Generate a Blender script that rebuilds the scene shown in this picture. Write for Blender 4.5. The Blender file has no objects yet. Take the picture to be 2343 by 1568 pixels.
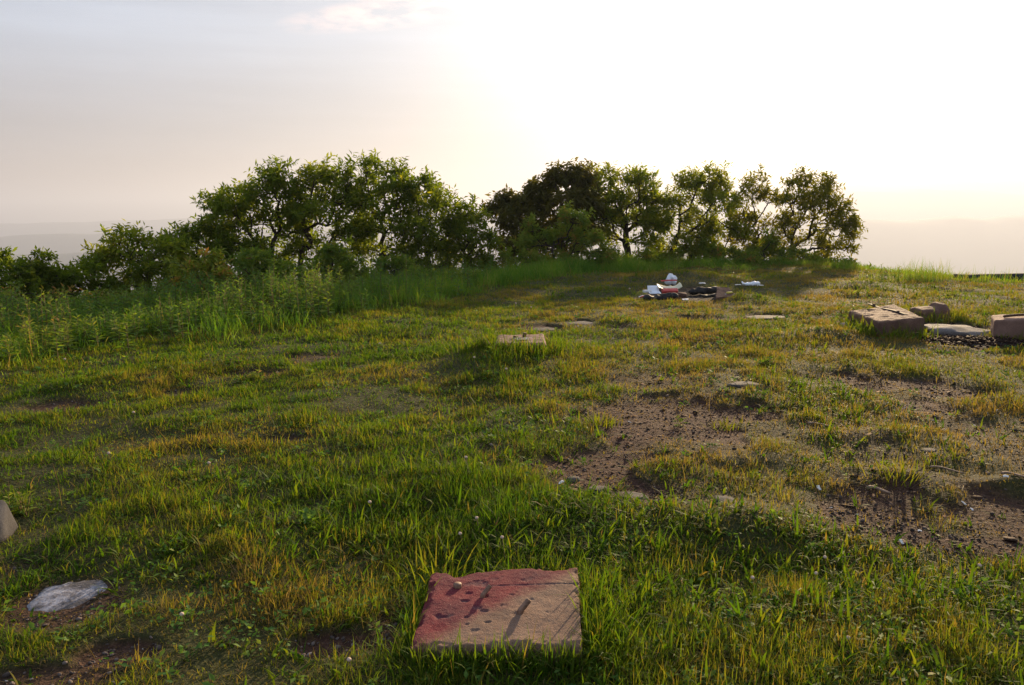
import bpy, math, random
import numpy as np
from mathutils import Vector, Matrix
R = math.radians
sc = bpy.context.scene
COL = sc.collection
rng = np.random.default_rng(7)

# ------------------------------------------------------------------ camera
# photograph measured on a 2342 x 1568 grid; 18 mm lens on a 23.6 mm sensor
F, CX, CY = 1786.0, 1171.0, 784.0
EYE, PITCH, ROLL = 1.6, R(9.66), R(1.0)
cam_d = bpy.data.cameras.new('camera'); cam = bpy.data.objects.new('camera', cam_d); COL.objects.link(cam)
cam_d.sensor_width = 23.6; cam_d.lens = 23.6 * F / 2342.0; cam_d.sensor_fit = 'HORIZONTAL'
cam_d.clip_start = 0.05; cam_d.clip_end = 60000
CAM_R = Matrix.Rotation(math.pi / 2 - PITCH, 3, 'X') @ Matrix.Rotation(-ROLL, 3, 'Z')
cam.matrix_world = Matrix.Translation((0, 0, EYE)) @ CAM_R.to_4x4()
sc.camera = cam
M3 = np.array(CAM_R)

# ------------------------------------------------------------------ light
SUN_EL, SUN_AZ = R(13.0), R(25.0)          # azimuth clockwise from +Y
sun_dir = Vector((math.sin(SUN_AZ) * math.cos(SUN_EL), math.cos(SUN_AZ) * math.cos(SUN_EL), math.sin(SUN_EL)))
sl = bpy.data.lights.new('sun', 'SUN'); sl.energy = 5.0; sl.angle = R(1.5); sl.color = (1.0, 0.74, 0.44)
so = bpy.data.objects.new('sun', sl); COL.objects.link(so)
so.rotation_euler = (-sun_dir).to_track_quat('-Z', 'Y').to_euler(); so.location = (40, 90, 60)

world = bpy.data.worlds.new('World'); sc.world = world; world.use_nodes = True
nt = world.node_tree; nt.nodes.clear()
def wn(t, **k):
    n = nt.nodes.new(t)
    for a, b in k.items(): setattr(n, a, b)
    return n
wl = nt.links.new
sky = wn('ShaderNodeTexSky'); sky.sky_type = 'NISHITA'; sky.sun_disc = False
sky.sun_elevation = SUN_EL; sky.sun_rotation = SUN_AZ
sky.altitude = 600; sky.air_density = 0.9; sky.dust_density = 4.0; sky.ozone_density = 1.5
# thin high haze whitens the sky a little; a few small clouds drift high up
hsv = wn('ShaderNodeHueSaturation'); hsv.inputs['Saturation'].default_value = 0.5; hsv.inputs['Value'].default_value = 0.25
wl(sky.outputs[0], hsv.inputs['Color'])
tc = wn('ShaderNodeTexCoord')
sep = wn('ShaderNodeSeparateXYZ'); wl(tc.outputs['Generated'], sep.inputs[0])
veil = wn('ShaderNodeValToRGB'); wl(sep.outputs['Z'], veil.inputs[0])
cr = veil.color_ramp; cr.elements[0].position = 0.0; cr.elements[0].color = (2.0, 1.2, 0.8, 1)
cr.elements[1].position = 0.5; cr.elements[1].color = (3.4, 4.2, 5.6, 1)
e = cr.elements.new(0.08); e.color = (2.5, 2.3, 2.4, 1)
e = cr.elements.new(0.2); e.color = (3.6, 4.05, 4.9, 1)
add = wn('ShaderNodeMix'); add.data_type = 'RGBA'; add.blend_type = 'ADD'; add.inputs[0].default_value = 1.0
wl(hsv.outputs[0], add.inputs[6]); wl(veil.outputs[0], add.inputs[7])
# clouds: noise on the sky direction, kept to one streak high in the sky
mp = wn('ShaderNodeMapping'); mp.inputs['Scale'].default_value = (5.0, 5.0, 16.0); wl(tc.outputs['Generated'], mp.inputs[0])
nz = wn('ShaderNodeTexNoise'); nz.inputs['Scale'].default_value = 4.2; nz.inputs['Detail'].default_value = 6; nz.inputs['Roughness'].default_value = 0.55
wl(mp.outputs[0], nz.inputs['Vector'])
def band(sock, c, w):
    s = wn('ShaderNodeMath', operation='SUBTRACT'); wl(sock, s.inputs[0]); s.inputs[1].default_value = c
    d = wn('ShaderNodeMath', operation='DIVIDE'); wl(s.outputs[0], d.inputs[0]); d.inputs[1].default_value = w
    p = wn('ShaderNodeMath', operation='POWER'); wl(d.outputs[0], p.inputs[0]); p.inputs[1].default_value = 2.0
    return p.outputs[0]
# streak axis: slopes up to the right, through azimuth -8 deg
slope = wn('ShaderNodeMath', operation='MULTIPLY_ADD'); wl(sep.outputs['X'], slope.inputs[0]); slope.inputs[1].default_value = -0.14; wl(sep.outputs['Z'], slope.inputs[2])
b1 = band(slope.outputs[0], 0.2485, 0.02); b2 = band(sep.outputs['X'], -0.12, 0.15)
sm = wn('ShaderNodeMath', operation='ADD'); wl(b1, sm.inputs[0]); wl(b2, sm.inputs[1])
inv = wn('ShaderNodeMath', operation='SUBTRACT'); inv.inputs[0].default_value = 1.0; wl(sm.outputs[0], inv.inputs[1]); inv.use_clamp = True
nr = wn('ShaderNodeMapRange'); nr.inputs['From Min'].default_value = 0.42; nr.inputs['From Max'].default_value = 0.62; wl(nz.outputs['Fac'], nr.inputs['Value'])
cm = wn('ShaderNodeMath', operation='MULTIPLY'); wl(inv.outputs[0], cm.inputs[0]); wl(nr.outputs[0], cm.inputs[1])
gy = wn('ShaderNodeMath', operation='GREATER_THAN'); wl(sep.outputs['Y'], gy.inputs[0]); gy.inputs[1].default_value = 0.0
cm2 = wn('ShaderNodeMath', operation='MULTIPLY'); wl(cm.outputs[0], cm2.inputs[0]); wl(gy.outputs[0], cm2.inputs[1])
mp2 = wn('ShaderNodeMapping'); mp2.inputs['Scale'].default_value = (1.2, 1.2, 15.0); mp2.inputs['Rotation'].default_value = (0, .06, 0); wl(tc.outputs['Generated'], mp2.inputs[0])
nz2 = wn('ShaderNodeTexNoise'); nz2.inputs['Scale'].default_value = 2.2; nz2.inputs['Detail'].default_value = 7; nz2.inputs['Roughness'].default_value = 0.6; wl(mp2.outputs[0], nz2.inputs['Vector'])
nr2 = wn('ShaderNodeMapRange'); nr2.inputs['From Min'].default_value = 0.35; nr2.inputs['From Max'].default_value = 0.7; nr2.inputs['To Min'].default_value = 0.93; nr2.inputs['To Max'].default_value = 1.06; wl(nz2.outputs['Fac'], nr2.inputs['Value'])
stk = wn('ShaderNodeMix'); stk.data_type = 'RGBA'; stk.blend_type = 'MULTIPLY'; stk.inputs[0].default_value = 1.0
wl(add.outputs[2], stk.inputs[6]); wl(nr2.outputs[0], stk.inputs[7])
vd = wn('ShaderNodeVectorMath', operation='DOT_PRODUCT'); wl(tc.outputs['Generated'], vd.inputs[0]); vd.inputs[1].default_value = tuple(sun_dir)
vm = wn('ShaderNodeMath', operation='MAXIMUM'); wl(vd.outputs['Value'], vm.inputs[0]); vm.inputs[1].default_value = 0.0
vp = wn('ShaderNodeMath', operation='POWER'); wl(vm.outputs[0], vp.inputs[0]); vp.inputs[1].default_value = 45.0
au = wn('ShaderNodeMix'); au.data_type = 'RGBA'; au.blend_type = 'ADD'; wl(vp.outputs[0], au.inputs[0]); wl(stk.outputs[2], au.inputs[6]); au.inputs[7].default_value = (26, 20, 13, 1)
vq = wn('ShaderNodeMath', operation='POWER'); wl(vm.outputs[0], vq.inputs[0]); vq.inputs[1].default_value = 10.0
ah = wn('ShaderNodeMix'); ah.data_type = 'RGBA'; ah.blend_type = 'ADD'; wl(vq.outputs[0], ah.inputs[0]); wl(au.outputs[2], ah.inputs[6]); ah.inputs[7].default_value = (6.5, 5.2, 3.6, 1)
cloud = wn('ShaderNodeMix'); cloud.data_type = 'RGBA'; cloud.blend_type = 'ADD'
wl(cm2.outputs[0], cloud.inputs[0]); wl(ah.outputs[2], cloud.inputs[6]); cloud.inputs[7].default_value = (5.4, 2.6, 1.2, 1)
bg = wn('ShaderNodeBackground'); bg.inputs['Strength'].default_value = 0.05
wl(cloud.outputs[2], bg.inputs['Color'])
wo = wn('ShaderNodeOutputWorld'); wl(bg.outputs[0], wo.inputs['Surface'])

sc.view_settings.view_transform = 'Standard'; sc.view_settings.look = 'None'
sc.view_settings.exposure = 1.32; sc.view_settings.gamma = 1.0
sc.render.engine = 'CYCLES'
sc.cycles.use_denoising = True; sc.cycles.denoising_prefilter = 'NONE'; sc.cycles.denoising_input_passes = 'RGB_ALBEDO_NORMAL'
sc.cycles.max_bounces = 6; sc.cycles.diffuse_bounces = 3; sc.cycles.glossy_bounces = 2
sc.cycles.transmission_bounces = 4; sc.cycles.volume_bounces = 0; sc.cycles.transparent_max_bounces = 8
sc.cycles.sample_clamp_indirect = 6.0

# ------------------------------------------------------------------ helpers
def ray(px, py):
    """World directions through photograph points (2342 x 1568 grid)."""
    px = np.asarray(px, float); py = np.asarray(py, float)
    d = np.stack([(px - CX) / F, (CY - py) / F, -np.ones_like(px)], -1)
    d = d @ M3.T
    return d / np.linalg.norm(d, axis=-1, keepdims=True)
def on_z(px, py, z=0.0):
    d = ray(px, py); t = (z - EYE) / d[..., 2]
    return np.stack([d[..., 0] * t, d[..., 1] * t, np.full_like(t, z)], -1)
def at_y(px, py, Y):
    d = ray(px, py); t = Y / d[..., 1]
    return np.stack([d[..., 0] * t, d[..., 1] * t, EYE + d[..., 2] * t], -1)

def _hash(ix, iy, iz, seed):
    h = (ix.astype(np.int64) * 374761393 + iy.astype(np.int64) * 668265263 + iz.astype(np.int64) * 2147483647 + seed * 1274126177) & 0x7fffffff
    h = ((h ^ (h >> 13)) * 1274126177) & 0x7fffffff
    h = (h ^ (h >> 16)) & 0xffff
    return h / 65535.0
def noise(x, y, z=None, seed=0):
    """Smooth value noise in 0..1."""
    x = np.asarray(x, float); y = np.asarray(y, float); z = np.zeros_like(x) if z is None else np.asarray(z, float)
    ix, iy, iz = np.floor(x), np.floor(y), np.floor(z)
    fx, fy, fz = x - ix, y - iy, z - iz
    fx, fy, fz = [f * f * f * (f * (f * 6 - 15) + 10) for f in (fx, fy, fz)]
    v = 0
    for a in (0, 1):
        for b in (0, 1):
            for c in (0, 1):
                w = (fx if a else 1 - fx) * (fy if b else 1 - fy) * (fz if c else 1 - fz)
                v = v + w * _hash(ix + a, iy + b, iz + c, seed)
    return v
def fbm(x, y, z=None, seed=0, octv=3):
    s, a, t = 0, 0.5, 0
    for k in range(octv):
        f = 2.03 ** k
        s = s + a * noise(x * f + 17.3 * k, y * f - 9.1 * k, None if z is None else z * f, seed + k); t += a; a *= .5
    return s / t
def sstep(a, b, x):
    t = np.clip((x - a) / (b - a), 0, 1); return t * t * (3 - 2 * t)

def mesh_obj(name, V, faces, mats, parent=None, attrs=None, smooth=False, mat_idx=None):
    """faces: list of (n, k) index arrays of the same mesh; attrs: {name: per-vertex floats}."""
    me = bpy.data.meshes.new(name)
    V = np.asarray(V, np.float32)
    me.vertices.add(len(V)); me.vertices.foreach_set('co', V.ravel())
    idx, starts, s = [], [], 0
    for f in faces:
        f = np.asarray(f, np.int32)
        if len(f) == 0: continue
        idx.append(f.ravel()); starts.append(s + np.arange(len(f)) * f.shape[1]); s += f.size
    idx = np.concatenate(idx); starts = np.concatenate(starts)
    me.loops.add(len(idx)); me.loops.foreach_set('vertex_index', idx.astype(np.int32))
    me.polygons.add(len(starts)); me.polygons.foreach_set('loop_start', starts.astype(np.int32))
    if smooth: me.polygons.foreach_set('use_smooth', np.ones(len(starts), bool))
    for m in (mats if isinstance(mats, (list, tuple)) else [mats]): me.materials.append(m)
    if mat_idx is not None: me.polygons.foreach_set('material_index', np.asarray(mat_idx, np.int32))
    me.update(calc_edges=True)
    for k, a in (attrs or {}).items():
        at = me.attributes.new(k, 'FLOAT', 'POINT'); at.data.foreach_set('value', np.asarray(a, np.float32))
    o = bpy.data.objects.new(name, me); COL.objects.link(o)
    if parent is not None: o.parent = parent
    return o
def tag(o, label=None, cat=None, group=None, kind=None):
    for k, v in (('label', label), ('category', cat), ('group', group), ('kind', kind)):
        if v: o[k] = v
    return o
def thing(name, loc, label, cat, group=None):
    o = bpy.data.objects.new(name, None); COL.objects.link(o); o.location = loc
    o.empty_display_size = 0.1
    return tag(o, label, cat, group)

# ------------------------------------------------------------------ materials
def new_mat(name):
    m = bpy.data.materials.new(name); m.use_nodes = True
    t = m.node_tree; t.nodes.clear()
    return m, t
def ramp(t, sock, stops):
    r = t.nodes.new('ShaderNodeValToRGB'); t.links.new(sock, r.inputs[0])
    e = r.color_ramp.elements
    e[0].position, e[0].color = stops[0][0], (*stops[0][1], 1)
    e[1].position, e[1].color = stops[-1][0], (*stops[-1][1], 1)
    for p, c in stops[1:-1]:
        n = e.new(p); n.color = (*c, 1)
    return r.outputs[0]
def attr(t, name):
    a = t.nodes.new('ShaderNodeAttribute'); a.attribute_name = name; return a.outputs['Fac']
def tnoise(t, scale, detail=4, coord='Object', rough=.6):
    c = t.nodes.new('ShaderNodeTexCoord'); n = t.nodes.new('ShaderNodeTexNoise')
    n.inputs['Scale'].default_value = scale; n.inputs['Detail'].default_value = detail; n.inputs['Roughness'].default_value = rough
    t.links.new(c.outputs[coord], n.inputs['Vector']); return n.outputs['Fac']
def mixc(t, fac, a, b, blend='MIX'):
    m = t.nodes.new('ShaderNodeMix'); m.data_type = 'RGBA'; m.blend_type = blend
    if isinstance(fac, float): m.inputs[0].default_value = fac
    else: t.links.new(fac, m.inputs[0])
    for s, v in ((6, a), (7, b)):
        if isinstance(v, tuple): m.inputs[s].default_value = (*v, 1)
        else: t.links.new(v, m.inputs[s])
    return m.outputs[2]
def bump(t, h, strength, dist=.01):
    b = t.nodes.new('ShaderNodeBump'); b.inputs['Strength'].default_value = strength; b.inputs['Distance'].default_value = dist
    t.links.new(h, b.inputs['Height']); return b.outputs[0]
def out(m, t, sh):
    o = t.nodes.new('ShaderNodeOutputMaterial'); t.links.new(sh, o.inputs['Surface']); return m
def princ(t, col, rough=.8, spec=.3, normal=None, metal=0):
    p = t.nodes.new('ShaderNodeBsdfPrincipled')
    if isinstance(col, tuple): p.inputs['Base Color'].default_value = (*col, 1)
    else: t.links.new(col, p.inputs['Base Color'])
    if isinstance(rough, (int, float)): p.inputs['Roughness'].default_value = rough
    else: t.links.new(rough, p.inputs['Roughness'])
    p.inputs['Specular IOR Level'].default_value = spec; p.inputs['Metallic'].default_value = metal
    if normal is not None: t.links.new(normal, p.inputs['Normal'])
    return p.outputs[0]
def leaf_mat(name, stops, trans=.5, rough=.65, spec=.1, tgain=(1.5, 1.38, .42)):
    """Thin leaf: colour by the 'tint' attribute, light passes through it."""
    m, t = new_mat(name)
    c = ramp(t, attr(t, 'tint'), stops)
    p = princ(t, c, rough, spec)
    tr = t.nodes.new('ShaderNodeBsdfTranslucent')
    t.links.new(mixc(t, 1.0, c, tgain, 'MULTIPLY'), tr.inputs['Color'])
    mx = t.nodes.new('ShaderNodeMixShader'); mx.inputs[0].default_value = trans
    t.links.new(p, mx.inputs[1]); t.links.new(tr.outputs[0], mx.inputs[2])
    return out(m, t, mx.outputs[0])
GRASS = leaf_mat('grass_blade', [(0, (.045, .102, .008)), (.3, (.1, .142, .012)), (.55, (.165, .148, .026)), (.78, (.165, .118, .042)), (1, (.19, .14, .075))], .58)
TALL = leaf_mat('tall_grass_blade', [(0, (.06, .15, .018)), (.5, (.13, .24, .025)), (.8, (.21, .25, .04)), (1, (.3, .23, .09))], .5)
WEED = leaf_mat('weed_leaf', [(0, (.045, .12, .025)), (.5, (.105, .19, .035)), (.85, (.2, .24, .045)), (1, (.28, .19, .08))], .45)
LEAF = leaf_mat('tree_leaf', [(0, (.06, .1, .013)), (.5, (.13, .185, .02)), (1, (.23, .235, .032))], .58)
DARKLEAF = leaf_mat('dark_tree_leaf', [(0, (.05, .052, .016)), (.5, (.1, .095, .02)), (1, (.17, .14, .028))], .46)
WARMLEAF = leaf_mat('warm_tree_leaf', [(0, (.065, .085, .012)), (.5, (.13, .14, .018)), (1, (.2, .18, .03))], .58)
SHRUBLEAF = leaf_mat('shrub_leaf', [(0, (.07, .13, .025)), (.5, (.13, .2, .03)), (.85, (.22, .25, .04)), (1, (.32, .17, .06))], .52)

def bark():
    m, t = new_mat('bark')
    n = tnoise(t, 30, 5)
    c = ramp(t, n, [(.3, (.03, .022, .016)), (.7, (.085, .065, .05))])
    return out(m, t, princ(t, c, .9, .1, bump(t, n, .8, .02)))
BARK = bark()
def stem_mat():
    m, t = new_mat('dry_stem'); n = tnoise(t, 12, 2)
    return out(m, t, princ(t, ramp(t, n, [(.3, (.07, .06, .025)), (.7, (.16, .11, .05))]), .8, .1))
STEM = stem_mat()
def concrete(name, a, b, dark=(.12, .1, .085), paint=False, spk=True):
    m, t = new_mat(name)
    n1 = tnoise(t, 5, 6); n2 = tnoise(t, 90, 3); n3 = tnoise(t, 170, 3)
    c = ramp(t, n1, [(.3, a), (.7, b)])
    c = mixc(t, ramp(t, n2, [(.35, (0, 0, 0)), (.75, (.55, .55, .55))]), c, dark)
    rgh = .85
    if paint:
        pn = t.nodes.new('ShaderNodeMath'); pn.operation = 'MULTIPLY_ADD'; t.links.new(n2, pn.inputs[0]); pn.inputs[1].default_value = .5; t.links.new(attr(t, 'paint'), pn.inputs[2])
        pf = ramp(t, pn.outputs[0], [(.42, (0, 0, 0)), (.92, (1, 1, 1))])
        pc = mixc(t, ramp(t, n1, [(.35, (0, 0, 0)), (.7, (1, 1, 1))]), (.15, .02, .027), (.075, .019, .028))
        c = mixc(t, pf, c, pc)
        gr = ramp(t, attr(t, 'grime_shade'), [(0, (0, 0, 0)), (1, (.85, .85, .85))])  # pit and scratch dirt, plus shade painted on the slab sides
        c = mixc(t, gr, c, (.07, .062, .07))
    if spk:
        c = mixc(t, ramp(t, n3, [(.62, (0, 0, 0)), (.72, (.7, .7, .7))]), c, (.38, .25, .19))
        c = mixc(t, ramp(t, n3, [(.28, (.7, .7, .7)), (.38, (0, 0, 0))]), c, (.07, .055, .05))
    return out(m, t, princ(t, c, .85, .12, bump(t, n3, .7, .006)))
SLAB = concrete('painted_concrete', (.14, .077, .052), (.25, .15, .1), paint=True)
CONC = concrete('pink_concrete', (.19, .105, .08), (.29, .175, .135), (.09, .06, .05))
CONC2 = concrete('grey_concrete', (.1, .054, .04), (.21, .12, .09), (.04, .026, .02))
STONE = concrete('field_stone', (.06, .054, .05), (.13, .115, .105), (.03, .028, .027))
PALE = concrete('pale_stone', (.12, .11, .115), (.42, .4, .42), (.08, .075, .075))
def lichen():
    m, t = new_mat('lichen_stone'); n1 = tnoise(t, 9, 6, rough=.7); n2 = tnoise(t, 70, 4)
    c = ramp(t, n1, [(.4, (.3, .3, .34)), (.5, (.16, .155, .175)), (.58, (.06, .057, .062))])
    c = mixc(t, ramp(t, n2, [(.55, (0, 0, 0)), (.7, (.9, .9, .9))]), c, (.09, .08, .08))
    return out(m, t, princ(t, c, .9, .2, bump(t, n2, .8, .008)))
LICHEN = lichen()
SHADED_STONE = concrete('shaded_stone', (.035, .033, .034), (.09, .085, .087), (.02, .019, .02), spk=False)  # darker stone: shade on the side away from the sun is in the colour
CINDER = concrete('sooty_rock', (.08, .07, .066), (.3, .27, .255), (.03, .028, .028))
def rust():
    m, t = new_mat('rusty_iron'); n = tnoise(t, 60, 5)
    return out(m, t, princ(t, ramp(t, n, [(.3, (.04, .022, .015)), (.7, (.15, .08, .045))]), .75, .25, bump(t, n, .6, .004)))
RUST = rust(); 
def plain(name, col, rough=.6, spec=.4, var=.25, scale=20):
    m, t = new_mat(name); n = tnoise(t, scale, 4)
    lo = tuple(x * (1 - var) for x in col); hi = tuple(min(.9, x * (1 + var)) for x in col)
    return out(m, t, princ(t, ramp(t, n, [(.3, lo), (.7, hi)]), rough, spec, bump(t, n, .25, .01)))
BOLT = plain('worn_iron', (.2, .115, .075), .6, .3, .5, 60)
IRON = plain('dark_iron', (.022, .018, .016), .8, .1, .4, 40)
CHAR = plain('charcoal', (.018, .016, .015), .7, .3, .6, 30)
WHITE = plain('white_plastic', (.74, .76, .8), .35, .5, .08)
PAPER = plain('white_paper', (.72, .7, .68), .7, .3, .1)
CLOVER = plain('clover_fluff', (.5, .38, .3), .9, .1, .2)
REDCARD = plain('red_print', (.45, .04, .035), .5, .4, .15)
CREAM = plain('cream_print', (.6, .56, .38), .5, .4, .12)
WOOD = plain('weathered_wood', (.25, .17, .12), .8, .2, .45, 14)
YELLOW = plain('yellow_wrapper', (.6, .5, .06), .5, .4, .1)
TARP = plain('dark_stone_cap', (.02, .024, .034), .9, .05, .3)
def gravel_mat():
    m, t = new_mat('gravel_stone')
    c = ramp(t, attr(t, 'tint'), [(0, (.03, .024, .022)), (.5, (.085, .066, .058)), (.85, (.17, .135, .12)), (1, (.34, .29, .26))])
    return out(m, t, princ(t, c, .85, .1))
GRAVEL = gravel_mat()
def chip_mat():
    m, t = new_mat('wood_chip')
    c = ramp(t, attr(t, 'tint'), [(0, (.03, .017, .012)), (.6, (.09, .05, .032)), (1, (.26, .16, .1))])
    return out(m, t, princ(t, c, .85, .08))
CHIP = chip_mat()
def ground_mat():
    m, t = new_mat('earth')
    n1 = tnoise(t, 3.0, 6); n2 = tnoise(t, 40, 4); n3 = tnoise(t, .004, 6)
    thatch = ramp(t, n2, [(.3, (.018, .023, .006)), (.7, (.06, .058, .017))])
    soil = ramp(t, n2, [(.3, (.022, .012, .009)), (.55, (.058, .026, .018)), (.75, (.115, .058, .038))])
    c = mixc(t, attr(t, 'bare'), thatch, soil)
    c = mixc(t, attr(t, 'char'), c, (.015, .013, .012))
    wood = ramp(t, n3, [(.35, (.02, .035, .015)), (.65, (.05, .075, .03))])
    c = mixc(t, attr(t, 'far'), c, wood)
    return out(m, t, princ(t, c, .95, .15, bump(t, n2, .9, .03)))
EARTH = ground_mat()

# ------------------------------------------------------------------ terrain
E_AZ = np.radians([-180, -60, -45, -33, -26, -17.7, -5.5, 4, 10, 22, 27, 33, 45, 60, 180])
E_D = np.array([30, 15, 14.5, 16.0, 16.8, 18.2, 19.6, 23.5, 25, 25, 22.5, 21.0, 20.5, 20, 30])
B_D = np.array([28, 9, 8.4, 9.2, 9.7, 10.4, 12.8, 16.5, 20.0, 22.0, 20.5, 19.5, 19, 19, 28])
def edge(az): return np.interp(az, E_AZ, E_D)
def inner(az): return np.interp(az, E_AZ, B_D)
RIDGES = [  # crest traced along the photograph (px, py), distance, width
    (3300, 520, [(-500, 575), (0, 584), (180, 576), (260, 577), (330, 582), (420, 590), (600, 620), (900, 700), (1900, 700), (2400, 700), (3000, 700)]),
    (5200, 700, [(-600, 545), (0, 541), (90, 533), (200, 533), (280, 528), (350, 533), (440, 527), (600, 520), (900, 512), (1300, 505), (1800, 500), (1990, 498), (2060, 503), (2110, 500), (2180, 493), (2240, 500), (2290, 494), (2450, 488), (3000, 495)]),
    (8200, 900, [(-600, 512), (0, 510), (250, 505), (500, 499), (800, 492), (1150, 486), (1300, 470), (1800, 442), (1990, 436), (2100, 435), (2250, 438), (2400, 446), (3000, 450)]),
    (10800, 1100, [(-600, 530), (1200, 500), (1800, 425), (2000, 421), (2100, 421), (2160, 413), (2250, 414), (2400, 413), (3000, 420)]),
]
RC = []
for Yr, w, pts in RIDGES:
    q = at_y([p[0] for p in pts], [p[1] for p in pts], Yr)
    RC.append((Yr, w, q[:, 0], q[:, 2]))
VALLEY = -420.0

# bare patches: (px, py, rx, ry, strength, char) on the photograph's ground
PATCH = [(1570, 955, 300, 48, 1.0, 0), (1420, 1085, 190, 62, 1.0, 0), (2060, 885, 190, 40, 1.0, 0), (1900, 1020, 420, 90, .5, 0),
         (2160, 1180, 300, 75, .92, 0), (1700, 1100, 300, 60, .5, 0), (1850, 930, 300, 60, .5, 0), (2250, 1000, 200, 120, .5, 0), (1640, 870, 200, 22, .6, 0),
         (165, 925, 125, 20, 1.0, 0), (420, 890, 70, 9, .9, 0), (335, 868, 40, 7, .9, 0), (570, 852, 60, 8, .7, 0), (630, 1002, 70, 12, .95, 0), (720, 815, 60, 8, .6, 0),
         (300, 1475, 85, 30, .9, 0), (130, 1540, 150, 26, .8, 0), (150, 1358, 98, 50, .85, 0), (30, 1290, 50, 30, .5, 0), (760, 1462, 110, 32, .95, 0), (900, 1440, 50, 60, .8, 0),
         (1150, 1030, 60, 28, .75, 0), (1240, 745, 38, 8, .9, 0), (1330, 736, 36, 8, .9, 0), (1750, 722, 46, 7, .9, 0), (1620, 728, 60, 5, .6, 0), (1440, 748, 50, 5, .6, 0),
         (1580, 675, 100, 14, .95, .8), (2205, 760, 125, 32, 1.0, .95), (2120, 776, 60, 14, 1.0, .9), (1520, 1350 + 400, 10, 10, 0, 0)]
PG = []
for px, py, rx, ry, s, ch in PATCH:
    c = on_z(px, py); a = on_z(px + rx, py); u = on_z(px, py - ry); d = on_z(px, py + ry)
    yc = (u[1] + d[1]) / 2; PG.append((c[0] * yc / c[1], yc, abs(a[0] - c[0]), abs(u[1] - d[1]) / 2, s, ch))
def bare_char(x, y):
    n = (fbm(x * 1.7, y * 1.7, seed=31, octv=5) - .5) * 3.2
    b = np.zeros_like(x); c = np.zeros_like(x)
    for cx, cy, rx, ry, s, ch in PG:
        if s <= 0: continue
        r = np.sqrt(((x - cx) / rx) ** 2 + ((y - cy) / ry) ** 2)
        f = s * sstep(1.25, .75, r + n * .55)
        b = np.maximum(b, f)
        if ch: c = np.maximum(c, ch * sstep(1.2, .7, r + n * .25))
    isl = fbm(x * 2.1 + 11, y * 1.5, seed=35, octv=4)
    b = b * (.3 + .7 * sstep(.38, .54, isl)) * (x > -.4) + b * (x <= -.4)
    return np.maximum(b, c), c
# raised tussocks and hummocks (px, py, rx, ry, height)
HUMP = [(1150, 830, 150, 40, .16), (1740, 1200, 170, 50, .09), (640, 700, 300, 22, .2), (1300, 640, 250, 20, .15), (2060, 1085, 90, 20, .05), (1700, 685, 60, 10, .12),
        (1560, 640, 120, 10, .2), (150, 880, 170, 18, .08), (2300, 1100, 120, 14, .06), (2000, 990, 90, 14, .06), (1900, 770, 100, 14, .08), (2260, 775, 70, 8, .06), (1820, 635, 60, 10, .1), (1980, 650, 60, 8, .1)]
HG = []
for px, py, rx, ry, h in HUMP:
    c = on_z(px, py); a = on_z(px + rx, py); u = on_z(px, py - ry); d = on_z(px, py + ry)
    HG.append((c[0], c[1], abs(a[0] - c[0]), abs(u[1] - d[1]) / 2, h))
def Z(x, y, bare=None):
    x = np.asarray(x, float); y = np.asarray(y, float)
    d = np.hypot(x, y); az = np.arctan2(x, y)
    s = d - edge(az)
    drop = .34 * (s + np.sqrt(s * s + 2.2)) / 2
    base = VALLEY * (1 - np.exp(-drop / -VALLEY))
    for Yr, w, rx, rz in RC:
        crest = np.interp(x, rx, rz)
        g = np.exp(-((y - Yr) / w) ** 2)
        base = np.maximum(base, base * (1 - g) + crest * g) if True else base
    farf = sstep(300, 2500, d)
    base = base + farf * (fbm(x / 900, y / 900, seed=5) - .5) * 40 * (y > 0)
    nearf = 1 - sstep(28, 60, d)
    if bare is None: bare = bare_char(x, y)[0]
    mic = (fbm(x / 1.6, y / 1.6, seed=2, octv=2) - .5) * .09 * (1 - .7 * bare) + (noise(x / .55, y / .55, seed=4) - .5) * .05 * (1 - .6 * bare) + (noise(x / .2, y / .2, seed=9) - .5) * .018
    for cx, cy, rx, ry, h in HG:
        mic = mic + h * np.exp(-(((x - cx) / rx) ** 2 + ((y - cy) / ry) ** 2)) * .8
    return base + nearf * (mic - .03 * bare) * sstep(.2, 1.5, d)

def build_ground():
    r = np.concatenate([np.geomspace(.25, 1.8, 26), np.geomspace(1.8, 27, 430)[1:], np.geomspace(27, 13600, 190)[1:]])
    a = np.concatenate([np.linspace(-180, -50, 50)[:-1], np.linspace(-50, 50, 640), np.linspace(50, 180, 50)[1:-1]])
    a = np.radians(a); na, nr = len(a), len(r)
    RR, AA = np.meshgrid(r, a, indexing='ij')
    x, y = RR * np.sin(AA), RR * np.cos(AA)
    b, c = bare_char(x, y); z = Z(x, y, b)
    V = np.concatenate([np.stack([x, y, z], -1).reshape(-1, 3), [[0, 0, float(Z(np.array([.01]), np.array([.01]))[0])]]])
    i, j = np.meshgrid(np.arange(nr - 1), np.arange(na), indexing='ij')
    j2 = (j + 1) % na
    q = np.stack([i * na + j, (i + 1) * na + j, (i + 1) * na + j2, i * na + j2], -1).reshape(-1, 4)[:, ::-1]
    jj = np.arange(na)
    tri = np.stack([np.full(na, len(V) - 1), jj, (jj + 1) % na], -1)[:, ::-1]
    d = np.append(RR.ravel(), 0)
    o = mesh_obj('ground', V, [q, tri], EARTH, attrs={'bare': np.append(b.ravel(), 0), 'char': np.append(c.ravel(), 0), 'far': sstep(26, 45, d)}, smooth=True)
    return tag(o, 'grassy hilltop falling away to hazy valley hills', None, None, 'structure')
build_ground()

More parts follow.
